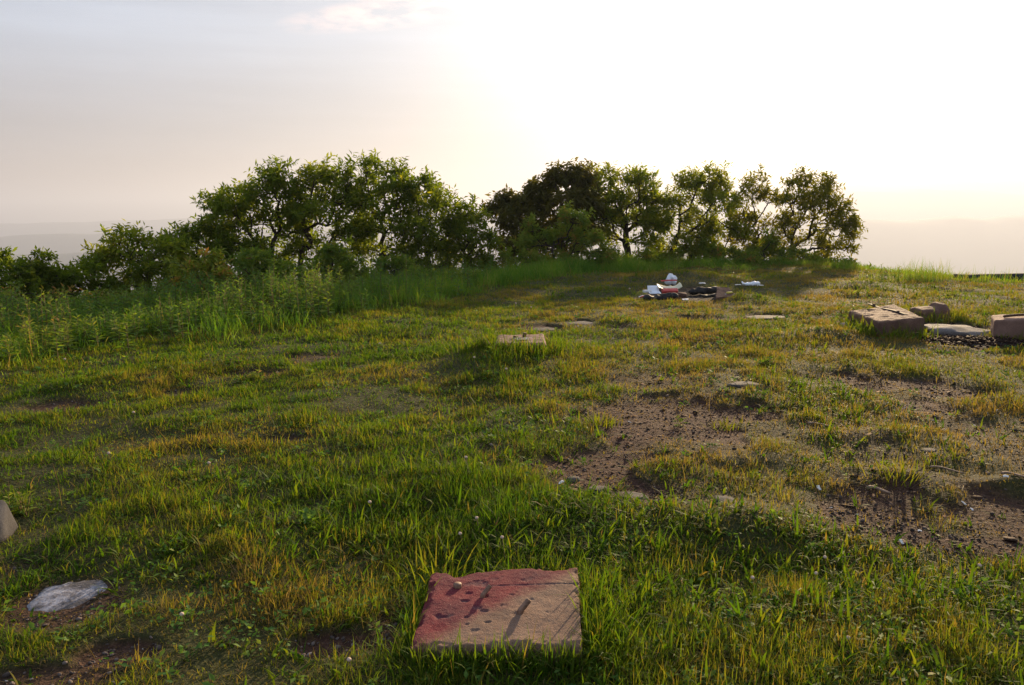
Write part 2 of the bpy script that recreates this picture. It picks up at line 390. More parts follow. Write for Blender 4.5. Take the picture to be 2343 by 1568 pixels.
# ------------------------------------------------------------------ solid shapes
def cube_shell(nx, ny, nz):
    """Closed subdivided box: integer lattice on the six faces -> uvw in 0..1 and quads."""
    key, P, Q = {}, [], []
    def vid(i, j, k):
        t = (i, j, k)
        if t not in key: key[t] = len(P); P.append(t)
        return key[t]
    for i in range(nx):
        for j in range(ny):
            Q.append((vid(i, j, nz), vid(i + 1, j, nz), vid(i + 1, j + 1, nz), vid(i, j + 1, nz)))
            Q.append((vid(i, j, 0), vid(i, j + 1, 0), vid(i + 1, j + 1, 0), vid(i + 1, j, 0)))
    for k in range(nz):
        for i in range(nx):
            Q.append((vid(i, 0, k), vid(i + 1, 0, k), vid(i + 1, 0, k + 1), vid(i, 0, k + 1)))
            Q.append((vid(i, ny, k), vid(i, ny, k + 1), vid(i + 1, ny, k + 1), vid(i + 1, ny, k)))
        for j in range(ny):
            Q.append((vid(0, j, k), vid(0, j, k + 1), vid(0, j + 1, k + 1), vid(0, j + 1, k)))
            Q.append((vid(nx, j, k), vid(nx, j + 1, k), vid(nx, j + 1, k + 1), vid(nx, j, k + 1)))
    return np.array(P, float) / [nx, ny, nz], np.array(Q)
def rounded(uvw, dims, r):
    h = np.array(dims) / 2; p = (uvw - .5) * np.array(dims)
    q = np.clip(p, -(h - r), h - r); d = p - q; n = np.linalg.norm(d, axis=1, keepdims=True); n[n == 0] = 1
    return q + d / n * np.minimum(n, r)
def quad_map(p, dims, corners, ztop):
    """Warp a centred box so its plan fits four ground corners (front-left, front-right, back-right, back-left); ztop per corner."""
    u = p[:, 0] / dims[0] + .5; v = p[:, 1] / dims[1] + .5
    A, B, C, D = [np.asarray(c, float)[:2] for c in corners]
    w = [(1 - u) * (1 - v), u * (1 - v), u * v, (1 - u) * v]
    xy = sum(wi[:, None] * c for wi, c in zip(w, (A, B, C, D)))
    zt = sum(wi * z for wi, z in zip(w, ztop))
    return np.column_stack([xy, zt + p[:, 2] - dims[2] / 2])
def rough(P, amp, sc_, seed, octv=3):
    d = np.stack([fbm(P[:, 0] / sc_ + 3, P[:, 1] / sc_, P[:, 2] / sc_, seed + k * 13, octv) - .5 for k in range(3)], -1)
    return P + d * 2 * amp
def recenter(V, at):
    return V - np.asarray(at)
def put(name, V, faces, mat, label, cat, group=None, attrs=None, smooth=True, midx=None):
    """One-mesh thing with its origin at its base."""
    V = np.asarray(V); b = np.array([V[:, 0].mean(), V[:, 1].mean(), V[:, 2].min()])
    o = mesh_obj(name, V - b, faces, mat, attrs=attrs, smooth=smooth, mat_idx=midx); o.location = b
    return tag(o, label, cat, group)
def child(name, V, faces, mat, parent, smooth=True, attrs=None, midx=None):
    return mesh_obj(name, np.asarray(V) - np.array(parent.location), faces, mat, parent, attrs, smooth, midx)
def tube(pts, rad, n=8, cap=True):
    pts = np.asarray(pts, float); rad = np.broadcast_to(np.asarray(rad, float), (len(pts),))
    V, Q = [], []
    for i, p in enumerate(pts):
        t = pts[min(i + 1, len(pts) - 1)] - pts[max(i - 1, 0)]; t /= np.linalg.norm(t)
        a = np.cross(t, [0.31, .77, .55]); a /= np.linalg.norm(a); b = np.cross(t, a)
        for k in range(n):
            w = 2 * math.pi * k / n; V.append(p + rad[i] * (math.cos(w) * a + math.sin(w) * b))
    for i in range(len(pts) - 1):
        for k in range(n):
            Q.append((i * n + k, i * n + (k + 1) % n, (i + 1) * n + (k + 1) % n, (i + 1) * n + k))
    F_ = [np.array(Q)]
    if cap: F_.append(np.array([list(range(n))[::-1], [(len(pts) - 1) * n + k for k in range(n)]]))
    return np.array(V), F_
def ico(sub=3):
    import bmesh
    b = bmesh.new(); bmesh.ops.create_icosphere(b, subdivisions=sub, radius=1)
    V = np.array([v.co[:] for v in b.verts]); Fc = np.array([[v.index for v in f.verts] for f in b.faces]); b.free()
    return V, Fc
ICO = {k: ico(k) for k in (1, 2, 3, 4)}
def rock(center, dims, seed, sub=4, flat=.55, amp=.22, rot=0.0):
    V, Fc = ICO[sub]; V = V.copy()
    n = fbm(V[:, 0] * 1.3 + seed, V[:, 1] * 1.3, V[:, 2] * 1.3, seed, 4) - .5
    V = V * (1 + 2 * amp * n)[:, None]
    V[:, 2] = np.where(V[:, 2] > flat, flat + (V[:, 2] - flat) * .3, V[:, 2])
    for k in range(5):   # a few broken faces
        r_ = np.random.default_rng(seed * 7 + k); d = r_.normal(size=3); d[2] *= .4; d /= np.linalg.norm(d)
        s = V @ d; V = V - np.where(s > .74, (s - .74) * .85, 0)[:, None] * d
    V = V * np.array(dims) / 2
    c, s = math.cos(rot), math.sin(rot)
    V = V @ np.array([[c, -s, 0], [s, c, 0], [0, 0, 1]]).T
    return V + np.asarray(center), [Fc]

FOOT = []      # plan outlines the grass keeps out of
def foot(corners): FOOT.append(np.array([c[:2] for c in corners], float))

# ---- painted slab in the foreground
def build_slab():
    zt = .075
    c = [on_z(938, 1480, zt), on_z(1332, 1474, zt), on_z(1322, 1298, zt), on_z(985, 1306, zt)]
    foot(c)
    dims = (.66, .66, .26); uvw, Q = cube_shell(120, 120, 12)
    P = rounded(uvw, dims, .008)
    u, v = uvw[:, 0], uvw[:, 1]; top = uvw[:, 2] > .999
    V = quad_map(P, dims, c, [zt] * 4)
    # broken back-left edge
    nick = .055 * np.exp(-((u - .2) / .09) ** 2) + .012 * np.exp(-((u - .38) / .1) ** 2) + .012 * (fbm(u * 9, u * 0, seed=3) - .5)
    V[:, 1] -= nick * sstep(.7, 1, v)
    V[:, 0] += (.012 * (fbm(v * 8, v * 0 + 4, seed=8) - .5)) * (sstep(.8, 1, u) + sstep(.2, 0, u))
    V[:, 1] += (.014 * (fbm(u * 9, u * 0 + 2, seed=6) - .5)) * sstep(.25, 0, v)
    pits = [(.27, .55, .03, .010, .9), (.285, .66, .025, .010, 1), (.395, .60, .035, .014, .9), (.35, .46, .03, .008, .8), (.40, .41, .03, .01, .8), (.30, .33, .016, .01, .9), (.31, .25, .016, .009, .6), (.43, .28, .02, .01, .5),
            (.14, .34, .05, .01, .7), (.2, .36, .02, .006, .7), (.36, .17, .035, .007, .55), (.55, .62, .03, .005, .5), (.7, .56, .03, .005, .35), (.62, .36, .05, .009, .35), (.8, .38, .03, .005, .3), (.52, .48, .03, .004, .3), (.33, .8, .09, .006, .85), (.45, .86, .05, .004, .5), (.27, .73, .03, .004, .6), (.36, .7, .05, .003, .6), (.65, .82, .05, .004, .5)]
    g = np.zeros(len(V)); dz = np.zeros(len(V))
    for pu, pv, r, dep, gr in pits:
        rr = np.sqrt(((u - pu) / r) ** 2 + ((v - pv) / (r * .75)) ** 2) + (fbm(u * 26, v * 26, seed=12, octv=4) - .5) * 2.2
        f = sstep(1.1, .35, rr); dz = np.maximum(dz, .6 * dep * f); g = np.maximum(g, .65 * gr * sstep(1.3, .0, rr))
    line = np.exp(-((v - .74 - .02 * u) / .006) ** 2) * sstep(.3, .4, u); dz = dz + .003 * line; g = np.maximum(g, .8 * line)
    line2 = np.exp(-((v - .1 - .03 * u) / .008) ** 2) * sstep(.2, .3, u) * sstep(.75, .6, u); g = np.maximum(g, .3 * line2)
    V[:, 2] += np.where(top, (fbm(u * 6, v * 6, seed=14) - .5) * .008 + (noise(u * 60, v * 60, seed=15) - .5) * .002 - dz, 0)
    ed = np.minimum(np.minimum(u, 1 - u), np.minimum(v, 1 - v)) * .66; V[:, 2] -= np.where(uvw[:, 2] > .5, .02 * sstep(.035, 0, ed + .03 * (fbm(u * 14, v * 14, seed=77, octv=4) - .42)) * sstep(.45, .62, fbm(u * 8, v * 8, seed=78)), 0)
    # spray paint over the far-left triangle
    s = (v - .02) - (u - .08) * 1.05
    wob = (fbm(u * 5, v * 5, seed=20, octv=5) - .5) * .34
    curve = np.where(u > .36, (v - .36 - (u - .36) * .62), s)
    paint = sstep(-.16, .16, np.minimum(s * .8 + .03, curve) + wob * .6) * np.where(uvw[:, 2] > .3, 1, .0)
    paint = np.maximum(paint * .7, 0)
    g = np.where(top, g, np.maximum(g, .75 * sstep(.95, .55, uvw[:, 2] + .3 * (fbm(u * 7, v * 7, seed=33) - .5))))  # sides darken downward: backlit shade painted into the colour
    root = put('concrete_slab', V, [Q], SLAB, 'square concrete slab in the near grass, its far corner sprayed red, two bent bolts', 'concrete slab', 'concrete footings with bolts', {'paint': paint, 'grime_shade': g})
    def on(u_, v_, h=0):
        w = [(1 - u_) * (1 - v_), u_ * (1 - v_), u_ * v_, (1 - u_) * v_]; q = sum(wi * ci for wi, ci in zip(w, c)); q = q.copy(); q[2] = zt + h; return q
    for (u_, v_, lean, ht, r) in ((.375, .60, .014, .038, .009), (.62, .375, .024, .045, .011)):
        b = on(u_, v_, -.02); pts, rad = [], []
        for k in range(22):
            f = k / 21; bend = max(0, f - .45)
            pts.append(b + np.array([lean * f * .5 + bend * .05, bend * .03, (ht + .02) * f]))
            rad.append(r * (1 + (.1 if k % 2 and f > .5 else 0)) * (1.12 if f < .5 else 1))
        bv, bf = tube(pts, rad, 12); child('bent_bolt', bv, bf, BOLT, root)
    sv, sf = tube([on(.205, .745, -.01), on(.205, .745, .012), on(.205, .745, .016)], [.019, .018, .015], 8); child('bolt_stub', sv, sf, BOLT, root, False)
build_slab()

# ---- slab in the middle of the field
def build_mid():
    zt = .20
    c = [on_z(1131, 785, zt), on_z(1250, 785, zt), on_z(1244, 763, zt), on_z(1136, 766, zt)]
    foot(c)
    dims = (.62, .6, .34); uvw, Q = cube_shell(44, 44, 14)
    V = rough(quad_map(rounded(uvw, dims, .035), dims, c, [zt] * 4), .012, .12, 41)
    V[:, 2] += np.where(uvw[:, 2] > .99, .012 * (fbm(uvw[:, 0] * 5, uvw[:, 1] * 5, seed=50) - .5), 0)
    root = put('concrete_slab', V, [Q], CONC, 'pinkish concrete slab out in the middle of the field, two short bolts and white paint', 'concrete slab', 'concrete footings with bolts')
    def on(u_, v_, h=0):
        w = [(1 - u_) * (1 - v_), u_ * (1 - v_), u_ * v_, (1 - u_) * v_]; q = sum(wi * ci for wi, ci in zip(w, c)); q = q.copy(); q[2] = zt + h; return q
    for u_, v_, h, r in ((.37, .5, .03, .018), (.57, .62, .05, .02)):
        b = on(u_, v_, -.03); v_, f_ = tube([b + np.array([.012 * k / 9, 0, (h + .03) * k / 9]) for k in range(10)], [r * (1 + .1 * (k % 2)) for k in range(10)], 10); child('bolt', v_, f_, RUST, root)
    # patch of old white paint, a thin crust on the top
    n = 26; g = np.linspace(0, 1, n); uu, vv = np.meshgrid(g, g, indexing='ij'); rr = np.sqrt(((uu - .5) / .5) ** 2 + ((vv - .5) / .5) ** 2) + (fbm(uu * 5, vv * 5, seed=61) - .5) * 1.1
    keep = rr < .85
    pu = .3 + uu * .45; pv = .2 + vv * .4
    X = np.array([on(a, b_, .009) for a, b_ in zip(pu.ravel(), pv.ravel())])
    X[:, 2] += .012 * (fbm(pu.ravel() * 5, pv.ravel() * 5, seed=50) - .5)
    i, j = np.meshgrid(np.arange(n - 1), np.arange(n - 1), indexing='ij'); ok = keep[:-1, :-1] & keep[1:, :-1] & keep[:-1, 1:] & keep[1:, 1:]
    q = np.stack([i * n + j, (i + 1) * n + j, (i + 1) * n + j + 1, i * n + j + 1], -1)[ok]
    child('paint_patch', X, [q], PALE, root)
build_mid()

# ---- blocks at the right
def build_right():
    zt = .235
    c = [on_z(2012, 730, zt), on_z(2117, 723, zt), on_z(2046, 700, zt), on_z(1940, 703, zt)]
    foot(c)
    dims = (.72, 1.35, .6); uvw, Q = cube_shell(40, 60, 26)
    V = rough(quad_map(rounded(uvw, dims, .035), dims, c, [zt - .03, zt - .02, zt + .02, zt - .05]), .016, .3, 71, 4); V = rough(V, .012, .07, 72, 3)
    root = put('concrete_block', V, [Q], CONC2, 'big worn concrete block lying beside the charred patch, iron strap across its top', 'concrete block')
    a = on_z(1988, 696, zt - .006); b = on_z(2072, 721, zt - .012); d = b - a; L = np.linalg.norm(d)
    uv, q = cube_shell(30, 2, 1); P = rounded(uv, (L, .05, .012), .003); w = d / L; s = np.cross([0, 0, 1], w)
    mid = (a + b) / 2; V = mid + P[:, :1] * w + P[:, 1:2] * s + P[:, 2:3] * np.array([0, 0, 1]); V[:, 2] += .008 * np.sin(P[:, 0] * 6)
    st = child('iron_strap', V, [q], IRON, root)
    for f in (.14, .8):
        p = a + d * f; v_, f_ = tube([p + np.array([0, 0, h]) for h in (-.02, .012, .022, .026)], [.022, .022, .016, .008], 10)
        mesh_obj('bolt_head', v_ - np.array(root.location), f_, RUST, st, smooth=True)
    # broken block behind
    c = on_z(2124, 719, .03); dims = (.44, .36, .18)
    uvw, Q = cube_shell(30, 24, 14); P = rounded(uvw, dims, .05)
    P[:, 2] += .06 * sstep(.05, .12, P[:, 0]) * (uvw[:, 2] > .6) * sstep(.25, .1, np.abs(P[:, 1]))
    V = rough(P, .03, .2, 81, 4) + c
    put('concrete_block', V, [Q], CONC2, 'small broken concrete block with a lump on top, behind the big strapped block', 'concrete block'); foot([c + [-.3, -.22, 0], c + [.3, -.22, 0], c + [.3, .22, 0], c + [-.3, .22, 0]])
    # flat rock between them
    c = on_z(2192, 757, .0); V, f = rock(c + np.array([0, 0, -.05]), (.58, 1.0, .3), 91, 4, .5, .2, .55)
    V = rough(V, .04, .22, 95, 4); put('flat_rock', V, f, CINDER, 'pale flat rock sunk in the black cinders between two concrete blocks', 'rock')
    # block cut by the frame
    c = [on_z(2275, 733, .21), on_z(2410, 729, .21), on_z(2420, 716, .21), on_z(2266, 722, .21)]; foot(c)
    dims = (1.1, .6, .6); uvw, Q = cube_shell(44, 26, 26)
    P = rounded(uvw, dims, .03)
    V = rough(quad_map(P, dims, c, [.21] * 4), .02, .3, 101, 4)
    crack = np.exp(-(((V[:, 0] - (c[0][0] + .42 + .3 * V[:, 2])) / .05)) ** 2) * (uvw[:, 1] < .2); V[:, 1] += crack * .05
    r2 = put('concrete_block', V, [Q], CONC, 'square pink concrete block at the right border with an iron rod on it', 'concrete block')
    a = on_z(2302, 728, .22) + [0, .05, 0]; v_, f_ = tube([a + np.array([.12 * k, .02 * k, .012 + .012 * math.sin(k * .9)]) for k in range(7)], .016, 8); child('iron_rod', v_, f_, RUST, r2)
build_right()

# ---- stones lying about
def build_stones():
    def st(px, py, w, l, h, seed, label, mat=STONE, flat=.5, rot=0., zc=0., name='field_stone', cat='stone'):
        c = on_z(px, py, 0); g = float(Z(c[:1], c[1:2])[0]); c[2] = g + zc
        V, f = rock(c, (w, l, h), seed, 4, flat, .3, rot); put(name, V, f, mat, label, cat)
        foot([c + [-w * .42, -l * .4, 0], c + [w * .42, -l * .4, 0], c + [w * .42, l * .4, 0], c + [-w * .42, l * .4, 0]])
    c = on_z(150, 1343, 0); c[2] = float(Z(c[:1], c[1:2])[0]); V, Fc = ICO[4]; an = np.arctan2(V[:, 1], V[:, 0])
    rim = 1 + .09 * np.sin(an * 2 + 1) + .07 * np.sin(an * 3) + .4 * (fbm(np.cos(an) * 2.6 + 5, np.sin(an) * 2.6, seed=5, octv=5) - .5)
    V = np.column_stack([V[:, 0] * rim * .152, V[:, 1] * rim * .185, np.sign(V[:, 2]) * np.abs(V[:, 2]) ** .5 * .032]); V = rough(V, .004, .06, 6); V[:, 2] += .02 * V[:, 1]
    put('field_stone', V + c + [0, 0, -.016], [Fc], LICHEN, 'round flat stone with white lichen in the near left grass', 'stone'); foot([c + [-.12, -.14, 0], c + [.12, -.14, 0], c + [.12, .14, 0], c + [-.12, .14, 0]])
    st(-40, 1205, .36, .5, .28, 112, 'rough grey boulder cut off by the left border', SHADED_STONE, .8, .2, .03, 'boulder', 'boulder')
    st(1700, 888, .3, .2, .09, 113, 'grey stone at the far rim of the widest bare patch', STONE, .7, .1, -.01)
    st(1440, 1122, .26, .16, .1, 114, 'flat stone at the near rim of the bare patch, by loose chips', STONE, .4, .1, -.025)
    st(1658, 1152, .15, .16, .08, 115, 'half buried stone between bare soil and the near mound of grass', SHADED_STONE, .4, .4, -.012)
    st(1240, 746, .38, .4, .08, 116, 'dark flat stone in the grass just behind the mid field slab', STONE, .3, .1, -.012)
    st(1325, 736, .5, .42, .08, 117, 'dark flat stone in the grass well right of the mid field slab', STONE, .3, .1, .0)
    st(1752, 722, .6, .5, .1, 118, 'low flat stone in grass between the rubbish pile and the strapped block', STONE, .3, .1, .0)
    st(1932, 750, .16, .14, .12, 119, 'small pale stone in the grass left of the strapped block', PALE, .6, .1, .02)
    st(1312, 1086, .1, .08, .06, 121, 'thumb sized pale pebble at the near left end of the bare soil', STONE, .6, .1, .0)
    st(1366, 1117, .12, .1, .08, 122, 'light grey pebble beside the flat stone on bare soil', STONE, .6, .4, .0)
    st(2125, 1030, .12, .09, .05, 123, 'single grey cobble on the thin turf right of centre', STONE, .6, .4, -.008)
build_stones()

# ---- rubbish round the fire ring
def crumple(uvw, dims, r, amp, sc_, seed): return rough(rounded(uvw, dims, r), amp, sc_, seed, 3)
def build_litter():
    def G(px, py): c = on_z(px, py, 0); c[2] = float(Z(c[:1], c[1:2])[0]); return c
    # standing carrier bag
    c = G(1535, 657); V, Fc = ICO[4]; V = V.copy()
    pr = 1 + .28 * (fbm(V[:, 0] * 2.2, V[:, 1] * 2.2, V[:, 2] * 2.2, 201, 3) - .5) * 2
    ang = np.arctan2(V[:, 1], V[:, 0]); pr *= 1 + .09 * np.cos(ang * 5 + 3 * V[:, 2])
    B = V * pr[:, None]; h = (V[:, 2] + 1) / 2
    B[:, :2] *= (1.05 - .4 * h ** 1.8)[:, None]; B[:, 2] = np.maximum(B[:, 2], -.75)
    slit = np.exp(-((B[:, 0] - .02) / .16) ** 2) * (V[:, 1] < 0) * sstep(.55, -.2, V[:, 2]); B[:, 1] += slit * .5
    B = B * [.125, .11, .12] + c + [0, 0, .11]
    put('carrier_bag', B, [Fc], WHITE, 'white plastic bag standing upright behind the torn red box', 'plastic bag')
    # torn printed box
    c = G(1530, 672); root = thing('cardboard_box', tuple(c + [0, 0, .06]), 'torn red and cream printed box lying open on the charred logs', 'box')
    uv, q = cube_shell(26, 16, 3)
    V = crumple(uv, (.44, .2, .012), .004, .022, .12, 211); t = Matrix.Rotation(R(15), 3, 'X'); V = V @ np.array(t).T + c + [.01, .06, .11]
    V[:, 2] += .05 * ((V[:, 0] - c[0]) / .2) ** 2; child('lid', V, [q], CREAM, root)
    V = crumple(uv, (.30, .13, .06), .012, .014, .1, 212) @ np.array(Matrix.Rotation(R(20), 3, 'X')).T + c + [.0, -.05, .075]; child('tray', V, [q], REDCARD, root)
    V = crumple(uv, (.3, .03, .01), .004, .008, .1, 213) @ np.array(Matrix.Rotation(R(50), 3, 'X')).T + c + [.02, .135, .255]; child('flap', V, [q], REDCARD, root)
    # foam tray
    c = G(1497, 675); root = thing('foam_tray', tuple(c + [0, 0, .05]), 'white foam food tray between the small carton and the red box', 'food tray')
    n = 18; g = np.linspace(-1, 1, n); X, Y = np.meshgrid(g, g, indexing='ij'); rim = np.maximum(abs(X), abs(Y))
    H = .035 * sstep(.55, .85, rim) + .006 * (fbm(X * 2, Y * 2, seed=221) - .5)
    i, j = np.meshgrid(np.arange(n - 1), np.arange(n - 1), indexing='ij'); q = np.stack([i * n + j, (i + 1) * n + j, (i + 1) * n + j + 1, i * n + j + 1], -1).reshape(-1, 4)
    def sheet(X, Y, H, th):
        T = np.stack([X, Y, H], -1).reshape(-1, 3); Bm = T - [0, 0, th]; N = n * n
        e = [k for k in range(n)] ; rimq = []
        ring = [(k, 0) for k in range(n)] + [(n - 1, k) for k in range(1, n)] + [(k, n - 1) for k in range(n - 2, -1, -1)] + [(0, k) for k in range(n - 2, 0, -1)]
        for a_, b_ in zip(ring, ring[1:] + ring[:1]):
            a1, b1 = a_[0] * n + a_[1], b_[0] * n + b_[1]; rimq.append((a1, a1 + N, b1 + N, b1))
        return np.concatenate([T, Bm]), [q, q[:, ::-1] + N, np.array(rimq)]
    S, f = sheet(X * .105, Y * .09, H, .005); child('base', S @ np.array(Matrix.Rotation(R(8), 3, 'X')).T + c + [0, 0, .05], f, WHITE, root)
    S, f = sheet(X * .105, Y * .09, -H, .005); child('lid', S @ np.array(Matrix.Rotation(R(62), 3, 'X')).T + c + [.0, .1, .13], f, WHITE, root)
    # small carton, leaflet
    c = G(1480, 674); uv, q = cube_shell(14, 10, 4); V = crumple(uv, (.15, .1, .05), .008, .014, .08, 231) + c + [0, 0, .09]
    put('paper_carton', V, [q], PAPER, 'small crushed white carton left of the foam tray', 'carton')
    c = G(1472, 681); uv, q = cube_shell(16, 10, 2); V = crumple(uv, (.16, .1, .02), .004, .012, .08, 232) @ np.array(Matrix.Rotation(R(-14), 3, 'Y')).T + c + [0, 0, .07]
    cen = np.array([V[x].mean(0) for x in q]); put('folded_leaflet', V, [q], [PAPER, REDCARD], 'folded white leaflet with a red edge at the left end of the rubbish', 'leaflet', midx=(cen[:, 1] < c[1] - .012) | (cen[:, 0] > c[0] + .06))
    # sheets and scraps off to the right
    c = G(1716, 656); uv, q = cube_shell(24, 14, 2); V = crumple(uv, (.36, .15, .03), .005, .055, .09, 241); V = V @ np.array(Matrix.Rotation(R(18), 3, 'X')).T + c + [0, 0, .06]
    put('plastic_sheet', V, [q], WHITE, 'crumpled white plastic sheet in grass right of the fire pit', 'plastic sheet')
    for px, py, s, lab in ((1688, 655, .11, 'thin white paper scrap at the left tip of the plastic sheet'), (1606, 656, .12, 'grey white scrap behind the charred log at the fire pit'), (1567, 685, .12, 'flat white scrap at the near rim of the fire pit'), (1742, 658, .08, 'tiny white scrap at the right tip of the plastic sheet')):
        c = G(px, py); uv, q = cube_shell(10, 8, 2); V = crumple(uv, (s, s * .7, .012), .004, .016, .06, int(px)) + c + [0, 0, .045]
        put('paper_scrap', V, [q], PAPER, lab, 'paper scrap')
    c = G(1668, 683); uv, q = cube_shell(10, 6, 3); V = crumple(uv, (.11, .05, .03), .008, .012, .06, 251) + c + [0, 0, .04]; put('yellow_wrapper', V, [q], YELLOW, 'yellow wrapper at the foot of the ridged grey slab', 'wrapper')
    c = G(1659, 684); V, f = rock(c + [0, 0, .035], (.05, .05, .05), 252, 2); put('foam_cup', V, f, WHITE, 'tiny white crushed cup beside the yellow wrapper', 'cup')
    # charred wood
    def log(px0, py0, px1, py1, r, seed, label, z=.05):
        a, b = G(px0, py0) + [0, 0, z], G(px1, py1) + [0, 0, z]; k = np.linspace(0, 1, 26)[:, None]; pts = a + (b - a) * k
        pts[:, 2] += .006 * np.sin(k[:, 0] * 5 + seed)
        rad = r * (.75 + .5 * fbm(k[:, 0] * 6, k[:, 0] * 0, seed=seed)) * np.minimum(1, np.minimum(k[:, 0], 1 - k[:, 0]) * 6 + .35)
        V, f = tube(pts, rad, 16); V = rough(V, .03, .08, seed, 3); put('charred_log', V, f, CHAR, label, 'log', 'charred logs in the fire pit')
    log(1574, 672, 1648, 668, .06, 301, 'long black charred log lying across the middle of the fire pit', .07)
    log(1508, 684, 1549, 682, .075, 302, 'thick black log stump directly under the torn red box', .05)
    log(1472, 690, 1520, 683, .06, 303, 'ashy grey log under the foam tray at the left of the pit', .04)
    log(1600, 679, 1662, 672, .035, 304, 'thin charred stick along the near side of the fire pit', .03)
    c = G(1557, 679); V, f = rock(c + [0, 0, .05], (.22, .16, .16), 311, 4, .6, .12, .1); put('field_stone', V, f, CONC2, 'brown grey hearth stone between log stump and long charred log', 'stone')
    c = [on_z(1636, 682, .06), on_z(1684, 678, .05), on_z(1668, 660, .14), on_z(1640, 659, .14)]; dims = (.42, 1.4, .1)
    uv, q = cube_shell(30, 60, 6); V = quad_map(rounded(uv, dims, .02), dims, c, [.06, .05, .15, .15]); V[:, 2] += .008 * np.sin(uv[:, 1] * 60) * (uv[:, 2] > .5); V = rough(V, .015, .15, 321)
    put('ridged_slab', V, [q], CONC2, 'grey brown ridged slab tilted at the right end of the fire pit', 'slab'); foot(c)
    foot([G(1475, 690), G(1640, 684), G(1640, 668), G(1480, 672)])
    # white bits scattered over the bare soil
    bits = [(2060, 1088 + 10, .0), (1872, 1110, .06), (1900, 1152, .03), (2205, 1137, .05), (2225, 1148, .035), (2105, 1198, .035), (2062, 1222, .05), (2135, 955, .03), (2258, 946, .03), (2300, 1100, .05), (2070, 925, .03), (2030, 918, .04), (2090, 930, .035),
            (2108, 868, .02), (1905, 935, .03), (1283, 1097, .07), (1440, 960, .05), (2158, 973, .035), (2230, 963, .03), (1960, 1165, .03), (2280, 940, .03), (1835, 985, .02)]
    first = None
    for k, (px, py, s) in enumerate(bits):
        if not s: continue
        c = G(px, py)
        if first is None:
            uv, q = cube_shell(8, 5, 3); V = crumple(uv, (.06, .03, .02), .004, .016, .03, 401)
            o = mesh_obj('litter_scrap', V, [q], PAPER, smooth=True); first = o
        else:
            o = first.copy(); COL.objects.link(o)
        o.location = c + [0, 0, .012]; o.scale = (s / .06 * .6, s / .06 * .5, s / .06 * .35); o.rotation_euler = (rng.uniform(-.6, .6), rng.uniform(-.6, .6), rng.uniform(0, 6.28))
        tag(o, 'small white scrap of litter lying on the bare soil patches', 'litter scrap', 'white litter scraps on the bare soil')
    # sticks
    for px0, py0, px1, py1, r, lab in ((1848, 968, 1905, 975, .008, 'thin grey stick on thin turf, upper of the sticks on the bare soil'), (2128, 1065, 2200, 1078, .007, 'thin dry twig right of the yellow green tussock'), (1985, 1112, 2032, 1120, .012, 'short bleached stick on soil below the yellow green tussock'), (2290, 1090, 2345, 1102, .009, 'bent brown twig at the right border on bare soil')):
        a, b = G(px0, py0) + [0, 0, .015], G(px1, py1) + [0, 0, .015]; k = np.linspace(0, 1, 9)[:, None]; pts = a + (b - a) * k; pts[:, 1] += .03 * np.sin(k[:, 0] * 4); V, f = tube(pts, np.linspace(r, r * .5, 9), 6)
        put('stick', V, f, WOOD, lab, 'stick')
    # low dark wall at the brow of the hill
    a, b = on_z(2236, 633, .0), on_z(2560, 628, .0); d = b - a; L = np.linalg.norm(d); w = d / L; s = np.array([-w[1], w[0], 0])
    uv, q = cube_shell(80, 4, 4); P = rough(rounded(uv, (L, .3, .5), .02), .01, .3, 501)
    V = (a + b) / 2 + P[:, :1] * w + P[:, 1:2] * s + P[:, 2:3] * np.array([0, 0, 1]) + [0, .8, -.27]
    put('low_wall', V, [q], TARP, 'thin dark flat wall top at the brow of the hill, right border', 'wall')
build_litter()

# ------------------------------------------------------------------ leaves and blades
def unit(v): return v / np.maximum(np.linalg.norm(v, axis=-1, keepdims=True), 1e-9)
def blades(P, h, w, az, lean, curl, tint, nseg=2, rg=rng):
    """Grass blades as bent tapering strips."""
    n = len(P); d = np.stack([np.cos(az), np.sin(az), np.zeros(n)], -1)
    sa = az + math.pi / 2 + rg.uniform(-.8, .8, n); s = np.stack([np.cos(sa), np.sin(sa), np.zeros(n)], -1)
    rows = []; pos = P.copy(); th = lean.copy(); L = h / nseg
    for k in range(nseg):
        ww = w * (1 - (k / nseg) ** 1.6 * .75) if k else w * .8
        rows += [pos - s * (ww / 2)[:, None], pos + s * (ww / 2)[:, None]]
        pos = pos + (d * np.sin(th)[:, None] + np.array([0, 0, 1.]) * np.cos(th)[:, None]) * L[:, None]
        th = th + curl / nseg * 1.5
    rows.append(pos)
    k = 2 * nseg + 1; V = np.stack(rows, 1).reshape(-1, 3); b = (np.arange(n) * k)[:, None]
    quads = [b + np.array([[2 * i, 2 * i + 1, 2 * i + 3, 2 * i + 2]]) for i in range(nseg - 1)]
    tri = b + np.array([[2 * nseg - 2, 2 * nseg - 1, 2 * nseg]])
    return V, (np.concatenate(quads) if quads else np.zeros((0, 4), int)), tri, np.repeat(tint, k)
def leaves(P, d, nrm, L, W, tint, fold=.25):
    """Pointed leaves folded along the midrib: base, widest left/right, tip."""
    d = unit(d); s = unit(np.cross(d, nrm)); u = np.cross(s, d); n = len(P)
    L = L[:, None]; W = W[:, None]
    V = np.stack([P, P + d * L * .45 - s * W / 2 + u * W * fold, P + d * L, P + d * L * .45 + s * W / 2 + u * W * fold], 1).reshape(-1, 3)
    b = (np.arange(n) * 4)[:, None]
    return V, np.concatenate([b + np.array([[0, 1, 2]]), b + np.array([[0, 2, 3]])]), np.repeat(tint, 4)
